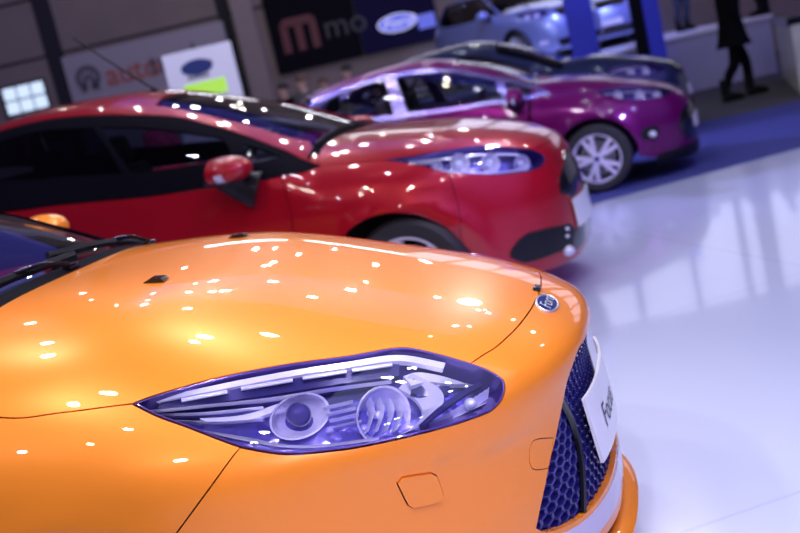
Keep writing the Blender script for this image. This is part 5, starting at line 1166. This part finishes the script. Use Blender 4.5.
    for sd in 'LR':
        fx, fy = info[sd][3:5]; m = MB(); m.tube([V(fx-.03, fy, .30), V(fx-.032, fy, .18), V(fx-.03, fy, .10)], [.068*s, .064*s, .066*s], 14)
        m.tube([V(fx-.075, fy, .058), V(fx-.03, fy, .068), V(fx+.06, fy, .064), V(fx+.15, fy, .048), V(fx+.205, fy, .036)], [.055*s, .070*s, .066*s, .054*s, .034*s], 14, flat=.82); m.box(V(fx+.065, fy, .008), (.27*s, .085*s, .018*s), bev=.006); m.box(V(fx-.06, fy, .02), (.06*s, .07*s, .04*s), bev=.006); m.build('boot', M_BOOT, body)
    return root
FACE_R = math.atan2(RT[1], RT[0])
G0 = -.009
p = on_z(742, 98, G0); person('person in a black knee-length coat and black boots walking past the lavender platform', (p[0], p[1], G0), FACE_R, 1.88, ((.20, .10), (-.20, -.08)), ((.10, -.12), (.06, -.12)), M_COAT, .70, .9)
def stand(px, D, zf, label, rz, **k):
    q = at_depth(px, 60, D); return person(label, (q[0], q[1], zf), rz, **k)
stand(770, 19.2, PODZ, 'person in black behind the white counter at the top right edge', FACE_R+2.2, h=1.7, hem=.45)
stand(139, 12.2, .002, 'person in a magenta jacket seen through the red car windows', -PI/2-.3, h=1.66, top=M_PINK, hem=.82, flare=.4, legs=M_DENIM, hairlen=.2)
stand(690, 20.5, PODZ, 'person in black on the platform left of the walking person', -PI/2+.5, h=1.75, hem=.7, flare=.3, legs=M_DENIM)
for px, D, hh, tp, hr, nm in ((276, 16.6, 1.70, M_COAT, M_HAIR, 'leftmost dark-haired person in black standing under the black sign'), (297, 16.0, 1.74, M_GREYCOAT, M_LIGHTHAIR, 'brown-haired person in grey standing under the red logo of the black sign'), (318, 17.4, 1.66, M_COAT, M_LIGHTHAIR, 'shorter brown-haired person in black standing under the black sign'), (344, 16.8, 1.76, M_GREYCOAT, M_HAIR, 'dark-haired person in grey standing apart under the right end of the black sign')):
    stand(px, D, G0, nm, -PI/2+random.uniform(-.6, .6), h=hh, top=tp, hem=.75, flare=.3, legs=M_DENIM, hair=hr)
# ================================================================== LIGHT
EXPO = 0.0
w = bpy.data.worlds.new('hall_blue_glow'); scene.world = w; w.use_nodes = True; nt = w.node_tree; bg = nt.nodes['Background']
tc = nt.nodes.new('ShaderNodeTexCoord'); dt = nt.nodes.new('ShaderNodeVectorMath'); dt.operation = 'DOT_PRODUCT'; dv = Vector((.68, -.38, .60)).normalized(); dt.inputs[1].default_value = dv
nt.links.new(tc.outputs['Generated'], dt.inputs[0])
rp = nt.nodes.new('ShaderNodeValToRGB'); cr = rp.color_ramp; cr.interpolation = 'EASE'
cr.elements[0].position = .70; cr.elements[0].color = (.020, .018, .042, 1); cr.elements[1].position = .97; cr.elements[1].color = (.34, .27, 1.15, 1)  # blue glow added to the surroundings to colour headlight reflections
nt.links.new(dt.outputs['Value'], rp.inputs['Fac']); nt.links.new(rp.outputs['Color'], bg.inputs[0]); bg.inputs[1].default_value = 1.0
def lamp(kind, loc, energy, color=(1, 1, 1), size=.1, target=None, sx=None, sy=None, angle=None, blend=.5, spread=None):
    l = bpy.data.lights.new('lamp', kind); l.energy = energy; l.color = color; o = bpy.data.objects.new('lamp', l); COL.objects.link(o); o.location = loc
    if kind == 'AREA':
        l.shape = 'RECTANGLE'; l.size = sx; l.size_y = sy
        if spread: l.spread = spread
    else: l.shadow_soft_size = size
    if kind == 'SPOT': l.spot_size = angle; l.spot_blend = blend
    if target is not None: o.rotation_euler = (Vector(target)-Vector(loc)).to_track_quat('-Z', 'Y').to_euler()
    return o
# ceiling spots over the stand: small bright heads
R2 = random.Random(11)
for i in range(34):
    x, y = R2.uniform(-5.5, 4), R2.uniform(-4.5, 9.5)
    lamp('POINT', (x, y, R2.uniform(5.2, 6.6)), R2.uniform(22, 60), R2.choice([(1, .95, .9), (.92, .92, 1), (.8, .8, 1)]), R2.uniform(.05, .09))
# stand lighting: spots over the near cars, soft box straight down on the white floor
lamp('AREA', (3.8, 1.3, 6.5), 70, (.60, .66, 1), target=(3.4, 1.3, 0), sx=5, sy=7, spread=1.9)
for x, y, z, e in ((-2.6, -1.6, 4.6, 169), (-.4, -2.6, 4.9, 195), (.5, .9, 5.0, 182), (-1.5, 1.6, 5.0, 169), (-3.4, .6, 4.8, 143), (1.4, -2.2, 4.2, 117)):
    lamp('SPOT', (x, y, z), e, (1, .94, .88), .07, target=(-.9, -.1, .6), angle=1.0, blend=.8)
lamp('SPOT', (-4.6, 8.7, 3.5), 1400, (.42, .40, 1), .15, target=(.6, 7.2, 0), angle=.9)
lamp('SPOT', (.9, -4.2, 2.9), 600, (.62, .56, 1), .06, target=(-.45, -.65, .74), angle=.28, blend=.8)  # bluish spot added to brighten the orange headlight
lamp('SPOT', (-2.0, 1.2, 4.2), 480, (1, .5, 1), .08, target=(-2.0, 6.5, .95), angle=.42, blend=.8)
lamp('SPOT', (2.6, 4.35, 2.4), 500, (.45, .40, 1), .08, target=(-.35, 6.5, .3), angle=.22, blend=.9)  # low bluish spot added to brighten the magenta car's front wheel
q_ = at_depth(139, 60, 12.2); lamp('SPOT', (q_[0]+.8, q_[1]-3.0, 4.6), 260, (1, .9, .95), .08, target=(q_[0], q_[1], 1.2), angle=.5, blend=.8)  # spot added to lift the person in the magenta jacket
# blue-white light on the platform cars, dim light on the back wall
lamp('SPOT', (.5, 12.5, 6.5), 2200, (.30, .34, 1), .2, target=(-1.2, 18.2, 1.6), angle=.8)
lamp('AREA', (-6, 15.5, 8.5), 95, (1, .9, .85), target=(-9, 24, 3), sx=8, sy=2)
lamp('AREA', (2, 17, 8.5), 60, (1, .95, .95), target=(2, 24, 3), sx=8, sy=2)
# long unseen tubes added to streak the orange hood, then many small lamp heads further back
for x, y, z, ln in ((-7.2, 16.5, 4.7, 2.4), (-4.3, 17.2, 4.5, 2.6)):
    lamp('AREA', (x, y, z), 15, (.9, .88, 1), target=(x+.8, 0, 1.0), sx=ln, sy=.06)
lamp('AREA', (-2.3, 8.6, 6.6), 34, (.14, .13, 1), target=(-2.0, 0, 1.0), sx=7, sy=3)  # broad blue light added out of view to tint the orange windscreen
# two broader lamp heads whose glow shows on the orange hood and fender
for q_, dist, e_, r_ in (((470, 302), 5.5, 70, .13), ((181, 461), 2.4, 26, .06)):
    P_ = np.array(OB.cast([q_])[0]); n_ = OB.nrm(P_[None])[0]; d_ = ray(*q_); rr_ = d_-2*n_*(d_@n_); L_ = P_+rr_*dist; print('glow', P_, L_)
    lamp('POINT', tuple(L_), e_, (.95, .9, 1), r_)
lamp('SPOT', (-1.6, -.9, 4.6), 420, (.16, .15, 1), .06, target=(-2.0, .15, .95), angle=.34, blend=.9)  # blue spot added to colour the orange car's cabin behind the screen
lamp('SPOT', (1.0, 2.0, 3.0), 160, (.62, .58, 1), .06, target=(-.6, 2.75, .88), angle=.3, blend=.9)
R3 = random.Random(5)
for i in range(26):
    lamp('POINT', (R3.uniform(-7, 1.0), R3.uniform(4.5, 14), R3.uniform(3.8, 6.4)), R3.uniform(3, 9), R3.choice([(1, .93, .84), (.9, .92, 1), (.8, .85, 1)]), .03)
# ------------------------------------------------------------------ camera
cd = bpy.data.cameras.new('camera'); cam = bpy.data.objects.new('camera', cd); COL.objects.link(cam)
cd.sensor_width = 36.0; cd.lens = FPX/800*36.0; cd.clip_start = .05; cd.clip_end = 200
Mx = Matrix(((CR[0], CU[0], -CF[0], CAM_POS[0]), (CR[1], CU[1], -CF[1], CAM_POS[1]), (CR[2], CU[2], -CF[2], CAM_POS[2]), (0, 0, 0, 1)))
cam.matrix_world = Mx; scene.camera = cam
cd.dof.use_dof = True; cd.dof.focus_distance = 2.3; cd.dof.aperture_fstop = 2.9
scene.view_settings.view_transform = 'Standard'; scene.view_settings.look = 'None'; scene.view_settings.gamma = 1.0; scene.view_settings.exposure = EXPO
try: scene.view_settings.use_curve_mapping = False
except Exception: pass
